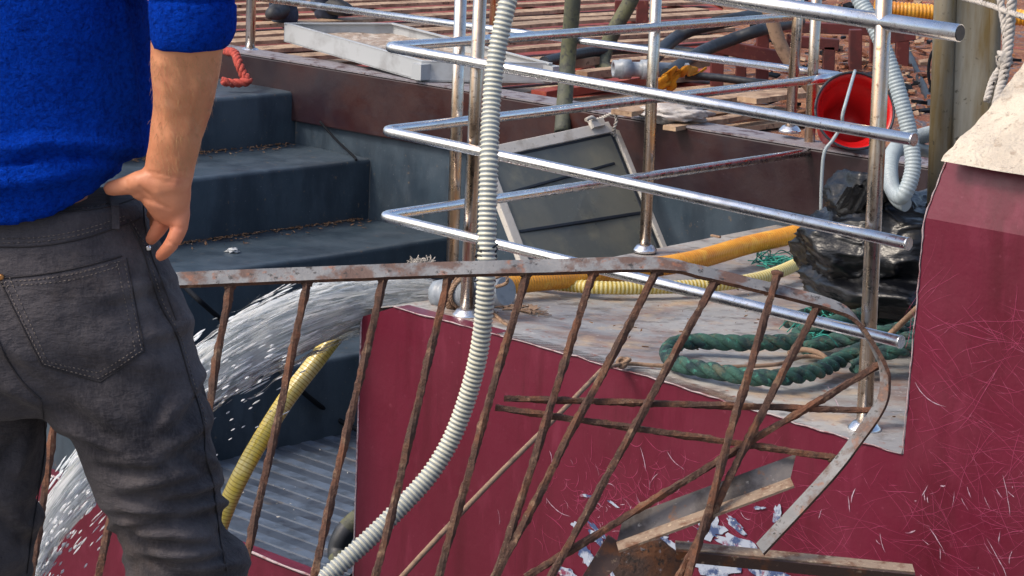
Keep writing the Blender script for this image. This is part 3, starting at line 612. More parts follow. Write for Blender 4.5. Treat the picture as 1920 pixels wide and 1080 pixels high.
# black hoses and mossy pipes behind
def pipe(name, label, cat, pts, r, m, n=16, flat=None): mb = MB(); P = smooth(pts, None, 10)[0]; mb.tube(P, r, n, flat=flat); return solo(name, mb, m, label, cat)
pipe('pole', 'upright mossy grey pole standing behind the hatch cover', 'pole', [onb(1100, -500, 7.42), onb(1080, -120, 7.42), onb(1074, 0, 7.42), onb(1064, 120, 7.42), onb(1054, 250, 7.28)], .034, 'mossy', 20)
pipe('bent_pipe', 'mossy dark pipe bending at the foot between the planks', 'pipe', [onY(1300, -420, 11.6), onY(1250, -200, 11.6), onY(1205, -60, 11.6), onY(1183, 0, 11.6), onY(1155, 50, 11.6), onY(1135, 95, 11.6), onY(1131, 128, 11.5), onY(1165, 142, 11.4)], .038, 'mossy', 18)
for lb, pp, r in (('black rubber hose on the slats ending by the mossy pole', [(1020, 116, .42), (1070, 104, .42), (1120, 96, .42), (1200, 92, .42), (1290, 98, .42), (1360, 108, .42)], .026),
                  ('black rubber hose arching over the steel trestle', [(1250, 140, .45), (1310, 100, .5), (1370, 75, .55), (1430, 55, .6), (1500, 40, .6)], .03),
                  ('black rubber hose curving up to the top rail', [(1225, 110, .45), (1262, 75, .5), (1300, 55, .55), (1370, 38, .6), (1440, 25, .6)], .033),
                  ('thin black hose lying along the plank under the orange cloth', [(1285, 142, .44), (1350, 146, .44), (1430, 156, .43), (1500, 158, .42)], .018),
                  ('black hose running behind the grey hose loop', [(1690, 70, .3), (1750, 205, .3), (1770, 215, .3), (1900, 220, .3)], .02)):
    hose('rubber_hose', lb, pp, r, .03, .0006, ['hose_black'], 16, 10, 'black rubber hoses beyond the coaming')
pipe('bent_hose', 'tan hose curving down behind the railing posts', 'hose', [onY(1400, -400, 9.6), onY(1408, -160, 9.6), onY(1425, -30, 9.6), onY(1445, 30, 9.6), onY(1462, 80, 9.6), onY(1485, 120, 9.6), onY(1540, 190, 9.6), onY(1560, 240, 9.5)], .028, 'twine', 16)
mb = MB(); c = onz(1190, 130, .45); d = (A * -.35 + B * -.5).normalized()
for s, r0 in ((0, .036), (.02, .04), (.05, .04), (.055, .031), (.11, .031), (.115, .042), (.16, .042)): pass
lathe(mb, c, d, [(-.25, .034), (-.09, .034), (-.09, .045), (-.03, .045), (-.03, .034), (.02, .034), (.02, .045), (.07, .045), (.072, .04), (.10, .04), (.10, .026), (-.1, .026)], 24)
solo('pipe_coupling', mb, 'pvc', 'grey plastic pipe coupling lying on a plank', 'coupling')
# elbow hose peeking from behind the hull panel
mb = MB(); P = smooth([onb(690, 960, 5.3), onb(658, 985, 5.25), onb(640, 1010, 5.22), onb(634, 1040, 5.2), onb(650, 1085, 5.15)], None, 8)[0]
mb.tube(P, .036, 20, mif=lambda i: 1 if 9 < i < 25 else 0); solo('elbow_hose', mb, ['mossy', 'hose_black'], 'short mossy hose elbow poking out beside the burgundy panel edge', 'hose')
# loose cables on the stairs
pipe('cable', 'dark cable lying down the steps behind the rusty fence', 'cable', [onz(330, 520, -.3), onz(370, 560, -.3), W(-7.22, 5.9, -.34) if 0 else onz(430, 612, -.45), onz(510, 680, -.59), onz(560, 728, -.66), onz(615, 772, -.83), onz(670, 805, -.89), W(-6.2, 6.3, -.91)], .0105, 'cable', 10)
pipe('cable', 'short dark cable hanging under the brown coaming', 'cable', [onb(600, 228, 7.3), onb(630, 262, 7.31), onb(662, 292, 7.3), onz(668, 300, -.022)], .006, 'cable', 8)
pipe('cable', 'thin black cable arcing left of the galvanised post', 'cable', [onY(1762, 78, 9), onY(1745, 105, 9), onY(1741, 140, 9), onY(1748, 165, 9), onY(1764, 176, 9)], .006, 'cable', 8)

# ================================================================== THINGS ON DECK
# nozzle with rope tie
nz_ = thing('pump_nozzle', 'short grey pipe nozzle lashed to the railing foot spouting water', 'nozzle', W(-5.36, 5.2, .05))
n0 = onb(822, 552, 5.17); n1 = onb(905, 548, 5.17)
mb = MB(); dn = (n1 - n0).normalized(); lathe(mb, n0, dn, [(.1, .036), (0, .038), (0, .046), (.03, .048), (.034, .042), (.06, .042), (.065, .047), (.13, .045)], 26)
mb.tube([n0 + dn * .10, n0 + dn * .3], .0445, 24); part('barrel', mb, 'pvc', nz_)
mb = MB()
for k in range(4):
    c = n0 + dn * (.075 + .016 * k); P = [c + (UP * math.cos(t) + dn.cross(UP) * math.sin(t)) * (.053 + .003 * math.sin(t * 3 + k)) + dn * .012 * math.sin(t + k) for t in [i * .3 for i in range(22)]]; twist(mb, P, .006, 3, .03, 6)
P = smooth([onb(905, 530, 5.06), onb(930, 520, 5.03), onb(948, 515, 5.02), onb(950, 530, 5.02), onb(930, 538, 5.03)], None, 6)[0]; twist(mb, P, .006, 3, .03, 6)
P = smooth([onz(905, 560, .1), onz(925, 585, .06), onz(945, 605, .055), onz(962, 612, .055)], None, 6)[0]; twist(mb, P, .006, 3, .03, 6)
part('lashing', mb, 'twine', nz_)
# water jet
traj = [onY(826, 552, 7.42), onY(745, 552, 7.38), onY(660, 568, 7.3), onY(560, 600, 7.22), onY(460, 650, 7.15), onY(370, 710, 7.1), onY(270, 785, 7.05), onY(170, 880, 7.0), onY(90, 985, 6.95), onY(20, 1110, 6.9), onY(-40, 1250, 6.9)]
TP = smooth(traj, None, 12)[0]; NT = len(TP)
mb = MB()
def sect(i): # spread radius
    s = i / NT; return .034 + .135 * min(1, s * 2.2) ** .8
def streak(i, off, ln, w):
    k = max(1, int(ln)); q = []
    for j in range(7):
        t = min(NT - 1.001, max(0, i + k * (j / 6 - .5))); a = int(t); p = TP[a].lerp(TP[min(a + 1, NT - 1)], t - a); q.append(p + off)
    mb.tube(q, [w * v for v in (.12, .7, 1, 1.05, .95, .6, .1)], 5, flat=.6)
for s in range(4200):
    i = random.betavariate(1.25, 1.35) * (NT - 12)
    R_ = sect(i); th = random.uniform(0, 2 * math.pi); rr = R_ * random.betavariate(2.4, 1.8)
    off = Vector((0, math.cos(th) * rr * .5, math.sin(th) * rr * 1.0 - R_ * .12))
    if i > NT * .12 and noise.noise(Vector((i * .13, off.z * 16, 4.2))) < -.02 - .25 * (off.z / R_) - .1 + .22 * (i / NT): continue
    fr = i / NT
    w = random.uniform(.0018, .0060); streak(i + random.uniform(-.3, .3), off, random.uniform(3, 9) * (1 - .6 * fr), w)
for s in range(420):  # fringe droplets under and ahead
    i = random.uniform(NT * .3, NT - 6); R_ = sect(i); off = Vector((random.gauss(0, .03), random.gauss(0, R_ * .7), -abs(random.gauss(R_ * .5, .08)))); streak(i, off, random.uniform(1.0, 2.6), random.uniform(.002, .0045))
for q in range(110):
    i = NT * random.uniform(.60, .86); p0 = Vector((0, random.gauss(-.03, .04), -abs(random.gauss(.06, .07)))); streak(i, p0, random.uniform(1.0, 2.2), random.uniform(.004, .008))
solo('water_spray', mb, 'spray', 'white streaks and droplets of water flying out from the nozzle', 'water', kind='stuff')
def sheetmat(name, lo, hi, fall, seed):
    m = bpy.data.materials.new(name); m.use_nodes = True; n = m.node_tree.nodes; l = m.node_tree.links; p = n['Principled BSDF']
    uv = n.new('ShaderNodeUVMap'); sp = n.new('ShaderNodeSeparateXYZ'); l.new(uv.outputs[0], sp.inputs[0])
    def nz(su, sv, sc, k, det=5):
        mp = n.new('ShaderNodeMapping'); mp.inputs['Scale'].default_value = (su, sv, 1); mp.inputs['Location'].default_value = (k, k * 2, 0); l.new(uv.outputs[0], mp.inputs[0])
        t = n.new('ShaderNodeTexNoise'); t.inputs['Scale'].default_value = sc; t.inputs['Detail'].default_value = det; t.inputs['Roughness'].default_value = .65; l.new(mp.outputs[0], t.inputs[0]); return t
    a = nz(5, 9, 1, seed); b = nz(9, 42, 1, seed + 4, 3); ad = n.new('ShaderNodeMath'); ad.operation = 'MULTIPLY_ADD'; l.new(b.outputs[0], ad.inputs[0]); ad.inputs[1].default_value = .8; l.new(a.outputs[0], ad.inputs[2])
    f2 = n.new('ShaderNodeMath'); f2.operation = 'MULTIPLY_ADD'; l.new(sp.outputs[0], f2.inputs[0]); f2.inputs[1].default_value = -fall; l.new(ad.outputs[0], f2.inputs[2])
    mr = n.new('ShaderNodeMapRange'); mr.inputs[1].default_value = lo; mr.inputs[2].default_value = hi; l.new(f2.outputs[0], mr.inputs[0])
    c = nz(7, 60, 1, seed + 9, 6); cr = n.new('ShaderNodeValToRGB'); l.new(c.outputs[0], cr.inputs[0]); e = cr.color_ramp.elements
    e[0].position = .36; e[0].color = rgb('aeb4b4'); e[1].position = .56; e[1].color = rgb('fcfdfd'); l.new(cr.outputs[0], p.inputs['Base Color'])
    p.inputs['Roughness'].default_value = .3; bp_ = n.new('ShaderNodeBump'); bp_.inputs['Strength'].default_value = .9; bp_.inputs['Distance'].default_value = .012; l.new(c.outputs[0], bp_.inputs['Height']); l.new(bp_.outputs[0], p.inputs['Normal'])
    t = n.new('ShaderNodeBsdfTranslucent'); l.new(cr.outputs[0], t.inputs[0]); x = n.new('ShaderNodeMixShader'); x.inputs[0].default_value = .58; l.new(p.outputs[0], x.inputs[1]); l.new(t.outputs[0], x.inputs[2])
    tr_ = n.new('ShaderNodeBsdfTransparent'); y = n.new('ShaderNodeMixShader'); l.new(mr.outputs[0], y.inputs[0]); l.new(tr_.outputs[0], y.inputs[1]); l.new(x.outputs[0], y.inputs[2]); l.new(y.outputs[0], n['Material Output'].inputs[0]); return m
wj = None
for sh_, (kr, lo, hi, fall, len_) in enumerate(((.55, .62, .74, .20, .85), (.82, .80, .88, .36, .93), (1.06, .91, .98, .34, .96))):
    mb = MB(); v = []; nn = 48; m_ = int(NT * len_); uvs = []
    for i in range(m_):
        fr = i / m_; rad = (.036 + (sect(i) - .034) * kr)
        for k in range(nn):
            th = 2 * math.pi * k / nn; dd = Vector((0, math.cos(th) * .6, math.sin(th) * .98))
            nzv = noise.noise(Vector((i * .07 + sh_ * 9, math.cos(th) * 2.5, math.sin(th) * 2.5))); nz2 = noise.noise(Vector((i * .2, math.cos(th) * 7, math.sin(th) * 7 + sh_ * 5)))
            v.append(TP[i] + Vector((0, 0, -.012 * min(1, fr * 6))) + dd * rad * max(.3, 1 + (.28 * nzv + .14 * nz2) * min(1, .1 + fr * 4))); uvs.append((fr * len_, k / nn))
    mb.add(v, [(i * nn + k, i * nn + (k + 1) % nn, (i + 1) * nn + (k + 1) % nn, (i + 1) * nn + k) for i in range(m_ - 1) for k in range(nn)], 0, True)
    M['sheet%d' % sh_] = sheetmat('water_sheet', lo, hi, fall, sh_ * 3.7 + 1)
    if wj is None: o = solo('water_jet', mb, 'sheet0', 'solid white arc of water pouring from the nozzle over the stairs', 'water', kind='stuff'); wj = o
    else: o = part('water_sheet', mb, 'sheet%d' % sh_, wj)
    ul = o.data.uv_layers.new(name='UVMap')
    for pl in o.data.polygons:
        us = [uvs[vi] for vi in pl.vertices]; wrap = max(u[1] for u in us) - min(u[1] for u in us) > .5
        for li, u in zip(pl.loop_indices, us): ul.data[li].uv = (u[0], u[1] + 1 if wrap and u[1] < .5 else u[1])

# green mooring rope
rp = thing('mooring_rope', 'thick green three strand rope coiled in a long loop on the deck', 'rope', W(-3.9, 5.5, .05))
path = [(1740, 625, .07), (1690, 640, .075), (1640, 640, .08), (1590, 632, .08), (1500, 640, .08), (1400, 643, .08), (1310, 640, .08), (1268, 645, .08), (1252, 662, .075), (1272, 682, .075), (1330, 694, .075), (1400, 706, .075), (1460, 708, .075), (1530, 696, .075), (1580, 672, .08), (1610, 658, .1), (1660, 650, .12), (1720, 632, .12), (1780, 612, .1)]
mb = MB(); twist(mb, smooth([onz(*q) for q in path], None, 10)[0], .026, 3, .15, 9, .12); part('main_loop', mb, 'rope_green', rp)
mb = MB(); twist(mb, smooth([onz(*q) for q in [(1480, 603, .08), (1530, 588, .08), (1580, 592, .08), (1640, 606, .085), (1700, 590, .09), (1760, 566, .1)]], None, 10)[0], .026, 3, .15, 9, .12)
twist(mb, smooth([onz(*q) for q in [(1490, 630, .07), (1520, 618, .11), (1575, 602, .13), (1640, 585, .13), (1700, 570, .12), (1770, 550, .12)]], None, 10)[0], .025, 3, .15, 9, .12)
twist(mb, smooth([onz(*q) for q in [(1560, 615, .06), (1620, 622, .06), (1700, 612, .06), (1770, 596, .06)]], None, 10)[0], .022, 3, .15, 9, .12)
twist(mb, smooth([onz(*q) for q in [(1510, 655, .07), (1560, 640, .09), (1620, 628, .13), (1680, 620, .14), (1760, 590, .14)]], None, 10)[0], .025, 3, .15, 9, .12)
twist(mb, smooth([onz(*q) for q in [(1600, 690, .07), (1640, 668, .1), (1690, 655, .12), (1770, 640, .12)]], None, 10)[0], .024, 3, .15, 9, .12)
part('back_coils', mb, 'rope_green', rp)
# twine and taut line
mb = MB(); P = smooth([onY(690, 1160, 5.2), onY(755, 1080, 5.25), onY(900, 925, 5.5), onY(1040, 785, 5.9), onY(1128, 694, 6.32)], None, 8)[0]; mb.tube(P, .0068, 10)
P = smooth([onY(1128, 694, 6.32), onz(1150, 686, .075), onz(1180, 682, .06), onz(1245, 686, .055), onz(1330, 688, .055), onz(1450, 684, .055), onz(1510, 668, .06), onz(1560, 672, .06), onz(1620, 664, .06), onz(1650, 655, .06), onz(1715, 630, .06)], None, 8)[0]; mb.tube(P, .006, 8)
for t in range(3):
    c = onz(1166 + t * 3, 680, .07); mb.tube([c + Vector((math.cos(a) * .013, math.sin(a * 1) * .010, math.sin(a + t) * .011)) for a in [i * .5 for i in range(14)]], .0055, 8)
solo('thin_line', mb, 'twine', 'thin beige line knotted at the deck edge and stretched down to the quay', 'line')
mb = MB(); c = onz(1505, 668, .075); mb.tube(smooth([c + A * -.05, c + UP * .02, c + A * .06 + UP * .02, c + A * .1], None, 6)[0], .008, 8); solo('twine_knot', mb, 'twine', 'frayed beige knot lying inside the green rope loop', 'knot')
mb = MB()
for k in range(46):
    c = onz(random.gauss(1453, 26), random.gauss(492, 5), .05); d = Vector((random.gauss(0, 1), random.gauss(0, 1), 0)).normalized() * random.uniform(.02, .07)
    mb.tube(smooth([c - d, c + Vector((random.gauss(0, .02), random.gauss(0, .02), random.uniform(0, .03))), c + d], None, 5)[0], .002, 4)
solo('net_scrap', mb, 'teal', 'tangle of teal net fibres on the deck beside the orange hose', 'netting')
mb = MB(); 
for k in range(70):
    c = onz(random.gauss(1545, 22), random.gauss(612, 9), .1); d = Vector((random.gauss(0, 1), random.gauss(0, 1), random.gauss(0, .3))).normalized() * random.uniform(.015, .05)
    mb.tube(smooth([c - d, c + Vector((random.gauss(0, .02), random.gauss(0, .02), random.uniform(0, .03))), c + d], None, 5)[0], .002, 4)
solo('net_scrap', mb, 'teal', 'frayed teal fibres on top of the green rope coil', 'netting')
mb = MB(); P = [onz(1660, 640, .09), onY(1726, 572, 6.05)]; P[1] = onb(1726, 572, 5.3); P[0] = onb(1655, 640, 5.25); mb.tube([P[0].lerp(P[1], i / 8) + UP * .003 * noise.noise(Vector((i, 2, 1))) for i in range(9)], .0085, 8); solo('stick', mb, 'wood', 'straight wooden stick leaning over the green rope', 'stick')
# black bag
def bagd(c, rad, seed, sub=6):
    bm = bmesh.new(); bmesh.ops.create_icosphere(bm, subdivisions=sub, radius=1); v = []; rad = Vector(rad); rg = random.Random(seed); planes = [(Vector((rg.gauss(0, 1), rg.gauss(0, 1), rg.gauss(0, 1))).normalized(), rg.uniform(.80, 1.0)) for _ in range(22)]
    for q in bm.verts:
        d = q.co.normalized(); s = Vector((seed, seed * 2, 0))
        dw = (d + Vector((noise.noise(d * 1.6 + s), noise.noise(d * 1.6 + s * 2), noise.noise(d * 1.6 - s))) * .35).normalized()
        k = min([h / max(.05, dw.dot(nn)) for nn, h in planes]); k = min(k, 1.35)
        dd = Vector((d.x + .4 * d.z, d.y, d.z * 2.2)) + Vector((noise.noise(d * 2), noise.noise(d * 2 + s), 0)) * .5
        r2 = 1 - abs(noise.noise(dd * 1.9 + s)) * 6; r3 = 1 - abs(noise.noise(dd * 4.5 + s)) * 7
        k += .055 * max(0, r2) + .012 * max(0, r3)
        p = Vector((d.x * rad.x, d.y * rad.y, d.z * rad.z)) * k; p = A * p.x + B * p.y + UP * p.z + c; p.z = max(p.z, .045 + .004 * noise.noise(p * 9)); v.append(p)
    m = MB(); m.add(v, [tuple(x.index for x in f.verts) for f in bm.faces], 0, True); bm.free(); return m
bp = thing('plastic_bag', 'crumpled shiny black plastic bag slumped against the bulwark', 'bag', onz(1620, 560, .05))
mb = bagd(onY(1655, 472, 7.3), (.275, .26, .20), 3.1); part('bag_body', mb, 'bag', bp)
mb = bagd(onY(1615, 385, 7.25), (.12, .09, .09), 8.4, 5); part('bag_neck', mb, 'bag', bp)
mb = bagd(onY(1640, 545, 7.15), (.27, .12, .09), 5.7, 5); part('bag_flap', mb, 'bag', bp)
mb = MB()
for k in range(5):
    c = onY(1590 + k * 12, 392 - k * 5, 7.12); n9 = 14; v = []
    for a in range(n9 + 1):
        for b in (0, 1, 2): v.append(c + A * ((a / n9 - .5) * .10 + b * .02) + UP * (b * .035 + .02 * noise.noise(Vector((a * .6, k * 3, b)))) + B * (.03 * noise.noise(Vector((a * .9, k * 2, b * 2))) + .01 * k))
    mb.add(v, [(a * 3 + b, a * 3 + 3 + b, a * 3 + 4 + b, a * 3 + 1 + b) for a in range(n9) for b in (0, 1)], 0, True)
part('bag_collar', mb, 'bag', bp)
# bucket lying on its side
bk = thing('bucket', 'bright red plastic bucket tipped on its side with black rim handle', 'bucket', onz(1600, 262, .36))
c = onY(1602, 208, 8.85); ax = Vector((.04, -.88, .36)).normalized(); mb = MB(); r = .142
lathe(mb, c, ax, [(-.27, 0), (-.27, .09), (-.265, .096), (-.03, r - .008), (-.028, r + .004), (-.004, r + .010), (0, r + .008), (0, r), (-.03, r - .012), (-.07, r - .02), (-.075, r - .038), (-.26, .088), (-.262, 0)], 56)
part('pail', mb, 'bucket', bk)
s = ax.cross(UP).normalized(); u = s.cross(ax)
mb = MB(); mb.tube([c + (s * math.cos(t) + u * math.sin(t)) * (r + .008) + ax * .004 for t in [i * math.pi / 24 for i in range(49)]], .005, 8); part('rim', mb, 'hose_black', bk)
mb = MB(); mb.tube(smooth([c + u * (r + .012) + s * .0 + ax * .01, onY(1588, 185, 8.62), onY(1580, 215, 8.58), onY(1578, 235, 8.6), onY(1562, 262, 8.6), onY(1546, 285, 8.6), onY(1541, 330, 8.6), onY(1539, 395, 8.6)], None, 8)[0], .0065, 8); part('cord', mb, 'hose_grey', bk)
# white tray
tr = thing('tray', 'shallow off white plastic tray resting across coaming and slats', 'tray', onz(790, 150, .36))
t0, t1, t2, t3 = onz(533, 44, .50), onz(790, 116, .455), onz(1036, 120, .47), onz(738, 44, .52)
ce = (t0 + t1 + t2 + t3) / 4
mb = MB(); hh = UP * -.085
def wall(p, q):
    d = (q - p).normalized(); s = d.cross(UP).normalized(); s = s if s.dot(ce - p) > 0 else -s
    mb.quadbox([p, q, q + hh, p + hh], s * .006); mb.quadbox([p + UP * .004, q + UP * .004, q + UP * .004 + s * .022, p + UP * .004 + s * .022], UP * -.006)
for p, q in ((t0, t1), (t1, t2), (t2, t3), (t3, t0)): wall(p, q)
for q in (t1, t2): mb.box(q + hh * .5 + (q - ce).normalized() * .001, A * .03, B * .03, UP * .035)
part('rim', mb, 'tray', tr)
mb = MB(); n = 24; v = []
for i in range(n + 1):
    for j in range(n + 1):
        p = t0.lerp(t1, i / n).lerp(t3.lerp(t2, i / n), j / n) + UP * -.045; v.append(p + UP * .012 * noise.noise(p * 14))
mb.add(v, [(i * (n + 1) + j, (i + 1) * (n + 1) + j, (i + 1) * (n + 1) + j + 1, i * (n + 1) + j + 1) for i in range(n) for j in range(n)], 0, True); part('grit', mb, 'traygrit', tr)
mb = MB(); mb.quadbox([q + hh + UP * .004 for q in (t0, t1, t2, t3)], UP * -.006); part('base', mb, 'tray', tr)
# hatch cover
hp = thing('hatch_cover', 'smoky glazed hatch cover in a chalky frame tilted in the stair well', 'hatch', W(-5.9, 6.7, -.3))
TR, BRc = onb(1150, 238, 7.22), onb(1238, 452, 7.22); aT = TR.dot(A); aB = BRc.dot(A)
TL, BL = ona(905, 290, aT), ona(985, 500, aB)
ex = (BRc - TR) * .35; BRc = BRc + ex; BL = BL + (BL - TL) * .35
nr = (TR - TL).cross(BL - TL).normalized(); nr = nr if nr.dot(EYE - TL) > 0 else -nr
def hp_(u, v, k=0): return TL.lerp(TR, u).lerp(BL.lerp(BRc, u), v) + nr * k
mb = MB(); mb.quadbox([hp_(0, 0), hp_(1, 0), hp_(1, 1), hp_(0, 1)], nr * -.012); part('pane', mb, 'hatchpane', hp)
def fr_(u0, v0, u1, v1, w, mt='hatchframe', name='frame', k=.012, jitter=.002):
    p, q = hp_(u0, v0), hp_(u1, v1); d = (q - p).normalized(); s = d.cross(nr) * w; mb = MB(); n = 10; vv = []
    for i in range(n + 1):
        c = p.lerp(q, i / n); j = jitter * noise.noise(c * 30)
        vv += [c - s * (1 + j * 40) - nr * .014, c + s * (1 - j * 40) - nr * .014, c + s * (1 - j * 40) + nr * k, c - s * (1 + j * 40) + nr * k]
    mb.add(vv, [(i * 4 + a, i * 4 + (a + 1) % 4, (i + 1) * 4 + (a + 1) % 4, (i + 1) * 4 + a) for i in range(n) for a in range(4)] + [(3, 2, 1, 0), (4 * n, 4 * n + 1, 4 * n + 2, 4 * n + 3)])
    return bevel(part(name, mb, mt, hp), .003)
fr_(-.03, 0, .97, 0, .024); fr_(1, .03, 1, 1, .014); fr_(0, .02, 0, 1, .022); fr_(-.02, 1, 1.02, 1, .014)
fr_(.94, .0, 1.0, .05, .016)
fr_(.05, .52, .97, .55, .007, 'dark', 'strip', .003); fr_(.06, .27, .9, .22, .006, 'dark', 'strip', .003); fr_(.965, .03, .965, .97, .008, 'dark', 'strip', .003); fr_(.03, .04, .96, .04, .006, 'dark', 'strip', .003)
mb = MB(); c = hp_(.86, -.03, .02); mb.box(c, (TR - TL).normalized() * .035, nr * .012, (BL - TL).normalized() * .016); mb.tube(smooth([c, c + (TL - TR).normalized() * .03 + UP * .03, c + (TL - TR).normalized() * .07 + UP * .025], None, 4)[0], .008, 8); part('latch', mb, 'hatchframe', hp)
mb = MB()
for pp in ([onb(1103, 228, 7.2), onb(1125, 222, 7.2), onb(1150, 212, 7.2), onb(1180, 208, 7.3), onb(1210, 200, 7.35)], [onb(1152, 208, 7.2), onb(1156, 225, 7.19), onb(1152, 240, 7.19), onb(1150, 256, 7.2)], [onb(1148, 215, 7.2), onb(1158, 205, 7.2), onb(1160, 214, 7.2), onb(1147, 208, 7.2)]):
    twist(mb, smooth(pp, None, 6)[0], .0075, 2, .03, 6)
solo('tie_string', mb, 'rope_white', 'white string tying the hatch corner to the railing post', 'string')
# cloths, rags, tufts
def rag(name, label, cat, c, rad, m, seed, amp=.45, sub=4):
    return solo(name, blob(c, rad, sub, amp, 2.2, seed), m, label, cat)
mb = MB(); P = smooth([onz(1247, 168, .41), onz(1249, 156, .44), onz(1256, 143, .47), onz(1272, 135, .49), onz(1292, 134, .47), onz(1303, 137, .45)], None, 6)[0]; v = []
for i, c in enumerate(P):
    w = .042 + .018 * noise.noise(Vector((i * .3, 1, 0)))
    for k in range(9):
        t = k / 8 - .5; v.append(c + B * t * w * 2 + (UP * .022 + A * .02) * (math.cos(t * 9 + i * .25) + noise.noise(Vector((i * .3, k * .5, 3)))) + A * t * .03)
mb.add(v, [(i * 9 + k, (i + 1) * 9 + k, (i + 1) * 9 + k + 1, i * 9 + k + 1) for i in range(len(P) - 1) for k in range(8)], 0, True)
o = solo('cloth', mb, 'cloth_orange', 'orange yellow rag draped over the plank behind the railing', 'cloth'); md = o.modifiers.new('t', 'SOLIDIFY'); md.thickness = .006
rag('plastic_sheet', 'crumpled white plastic sheet on the plank behind the coaming', 'sheet', onz(1262, 213, .4), (.14, .09, .035), 'cloth_white', 3)
rag('paper_scrap', 'small crumpled white scrap lying on the third tread', 'scrap', onz(437, 470, -.3), (.025, .018, .01), 'tray', 6, .8, 3)
mb = MB()
for k in range(90):
    c = onY(random.gauss(790, 9), 494 + abs(random.gauss(0, 3)), 7.6); d = Vector((random.gauss(0, 1), random.gauss(0, .6), abs(random.gauss(.4, .6)))).normalized() * random.uniform(.012, .035)
    mb.tube(smooth([c, c + d * .6 + Vector((random.gauss(0, .006), 0, 0)), c + d], None, 4)[0], .0018, 4)
solo('rope_tuft', mb, 'rope_white', 'frayed white rope end above the fence left of the railing posts', 'rope end')
mb = MB(); twist(mb, smooth([onb(424, 96, 7.2), onb(440, 100, 7.15), onb(447, 118, 7.1), onb(456, 140, 7.1), onb(466, 152, 7.1), onb(440, 156, 7.05), onb(415, 152, 7.0)], None, 8)[0], .022, 3, .09, 8, .3); solo('red_rope', mb, 'rope_red', 'faded red rope hooked over the top step', 'rope')
mb = MB(); mb.box(onz(428, 105, .30), A * .05, B * .03, UP * .008); bevel(solo('wood_chip', mb, 'wood', 'small timber offcut under the faded red rope', 'offcut'), .002)
mb = MB(); c = onz(1342, 443, .06); mb.box(c, A * .022, B * .006, UP * .004); bevel(solo('wood_chip', mb, 'wood', 'small grey chip on the deck above the orange hose', 'chip'), .002)
# galvanised post behind the slab
gz = thing('galvanised_post', 'tall weathered galvanised box post behind the cracked slab', 'post', onb(1815, 330, 6.2))
mb = MB(); p, q = onb(1790, -500, 6.2), onb(1769, 320, 6.2); p2, q2 = onb(1878, -500, 6.3), onb(1860, 330, 6.3)
mb.tube([q - UP * .3, p], .034, 24); part('column', mb, 'galv', gz)
mb = MB(); d = (p2 - p); mb.quadbox([p + d * .2, p2, q2, q + d * .2, q + d * .2 - UP * .3], B * .03); mb.tube([q2, p2], .018, 12); part('web_plate', mb, 'galv', gz)
mb = MB()
for pp, r in (([onb(1790, -8, 5.75), onb(1850, 8, 5.7), onb(1890, 22, 5.6), onb(1940, 38, 5.5)], .0085), ([onb(1900, -500, 5.6), onb(1898, -80, 5.6), onb(1897, 0, 5.6), onb(1893, 60, 5.6), onb(1888, 110, 5.58), onb(1878, 160, 5.55), onb(1868, 200, 5.5)], .015), ([onb(1850, -480, 5.65), onb(1870, -60, 5.65), onb(1885, 60, 5.62), onb(1882, 115, 5.6), onb(1862, 150, 5.55), onb(1850, 190, 5.5)], .011)):
    twist(mb, smooth(pp, None, 8)[0], r, 3, .05, 8, .2)
mb2 = blob(onb(1882, 112, 5.58), (.022, .02, .024), 3, .4, 3, 4); mb.add(mb2.v, mb2.f, 0, True)
solo('flecked_rope', mb, 'rope_white', 'white rope with black flecks knotted above the cracked slab', 'rope')

# ================================================================== PEOPLE
PY = 3.1
def ringloft(mb, rings, n=48, pw=2.3, ydep=None):
    """rings: (y_px, xl, xr, depth_m, Yc) -> closed loft; superellipse sections"""
    v = []
    for y, xl, xr, dep, Yc in rings:
        for k in range(n):
            t = 2 * math.pi * k / n; c, s = math.cos(t), math.sin(t)
            cx = abs(c) ** (2 / pw) * (1 if c > 0 else -1); sy = abs(s) ** (2 / pw) * (1 if s > 0 else -1)
            yy = y(xl / 2 + xr / 2 + cx * (xr - xl) / 2) if callable(y) else y
            p = onY((xl + xr) / 2 + cx * (xr - xl) / 2, yy, Yc); p.y += sy * dep; v.append(p)
    m = len(rings)
    mb.add(v, [(i * n + k, i * n + (k + 1) % n, (i + 1) * n + (k + 1) % n, (i + 1) * n + k) for i in range(m - 1) for k in range(n)] + [tuple(range(n - 1, -1, -1)), tuple(range((m - 1) * n, m * n))], 0, True)
def interp(rings, sub=4):
    out = []
    for i in range(len(rings) - 1):
        p0, p1, p2, p3 = rings[max(i - 1, 0)], rings[i], rings[i + 1], rings[min(i + 2, len(rings) - 1)]
        for k in range(sub):
            t = k / sub; out.append(tuple(.5 * (2 * b + (c - a) * t + (2 * a - 5 * b + 4 * c - d) * t * t + (3 * b - a - 3 * c + d) * t ** 3) for a, b, c, d in zip(p0, p1, p2, p3)))
    return out + [rings[-1]]
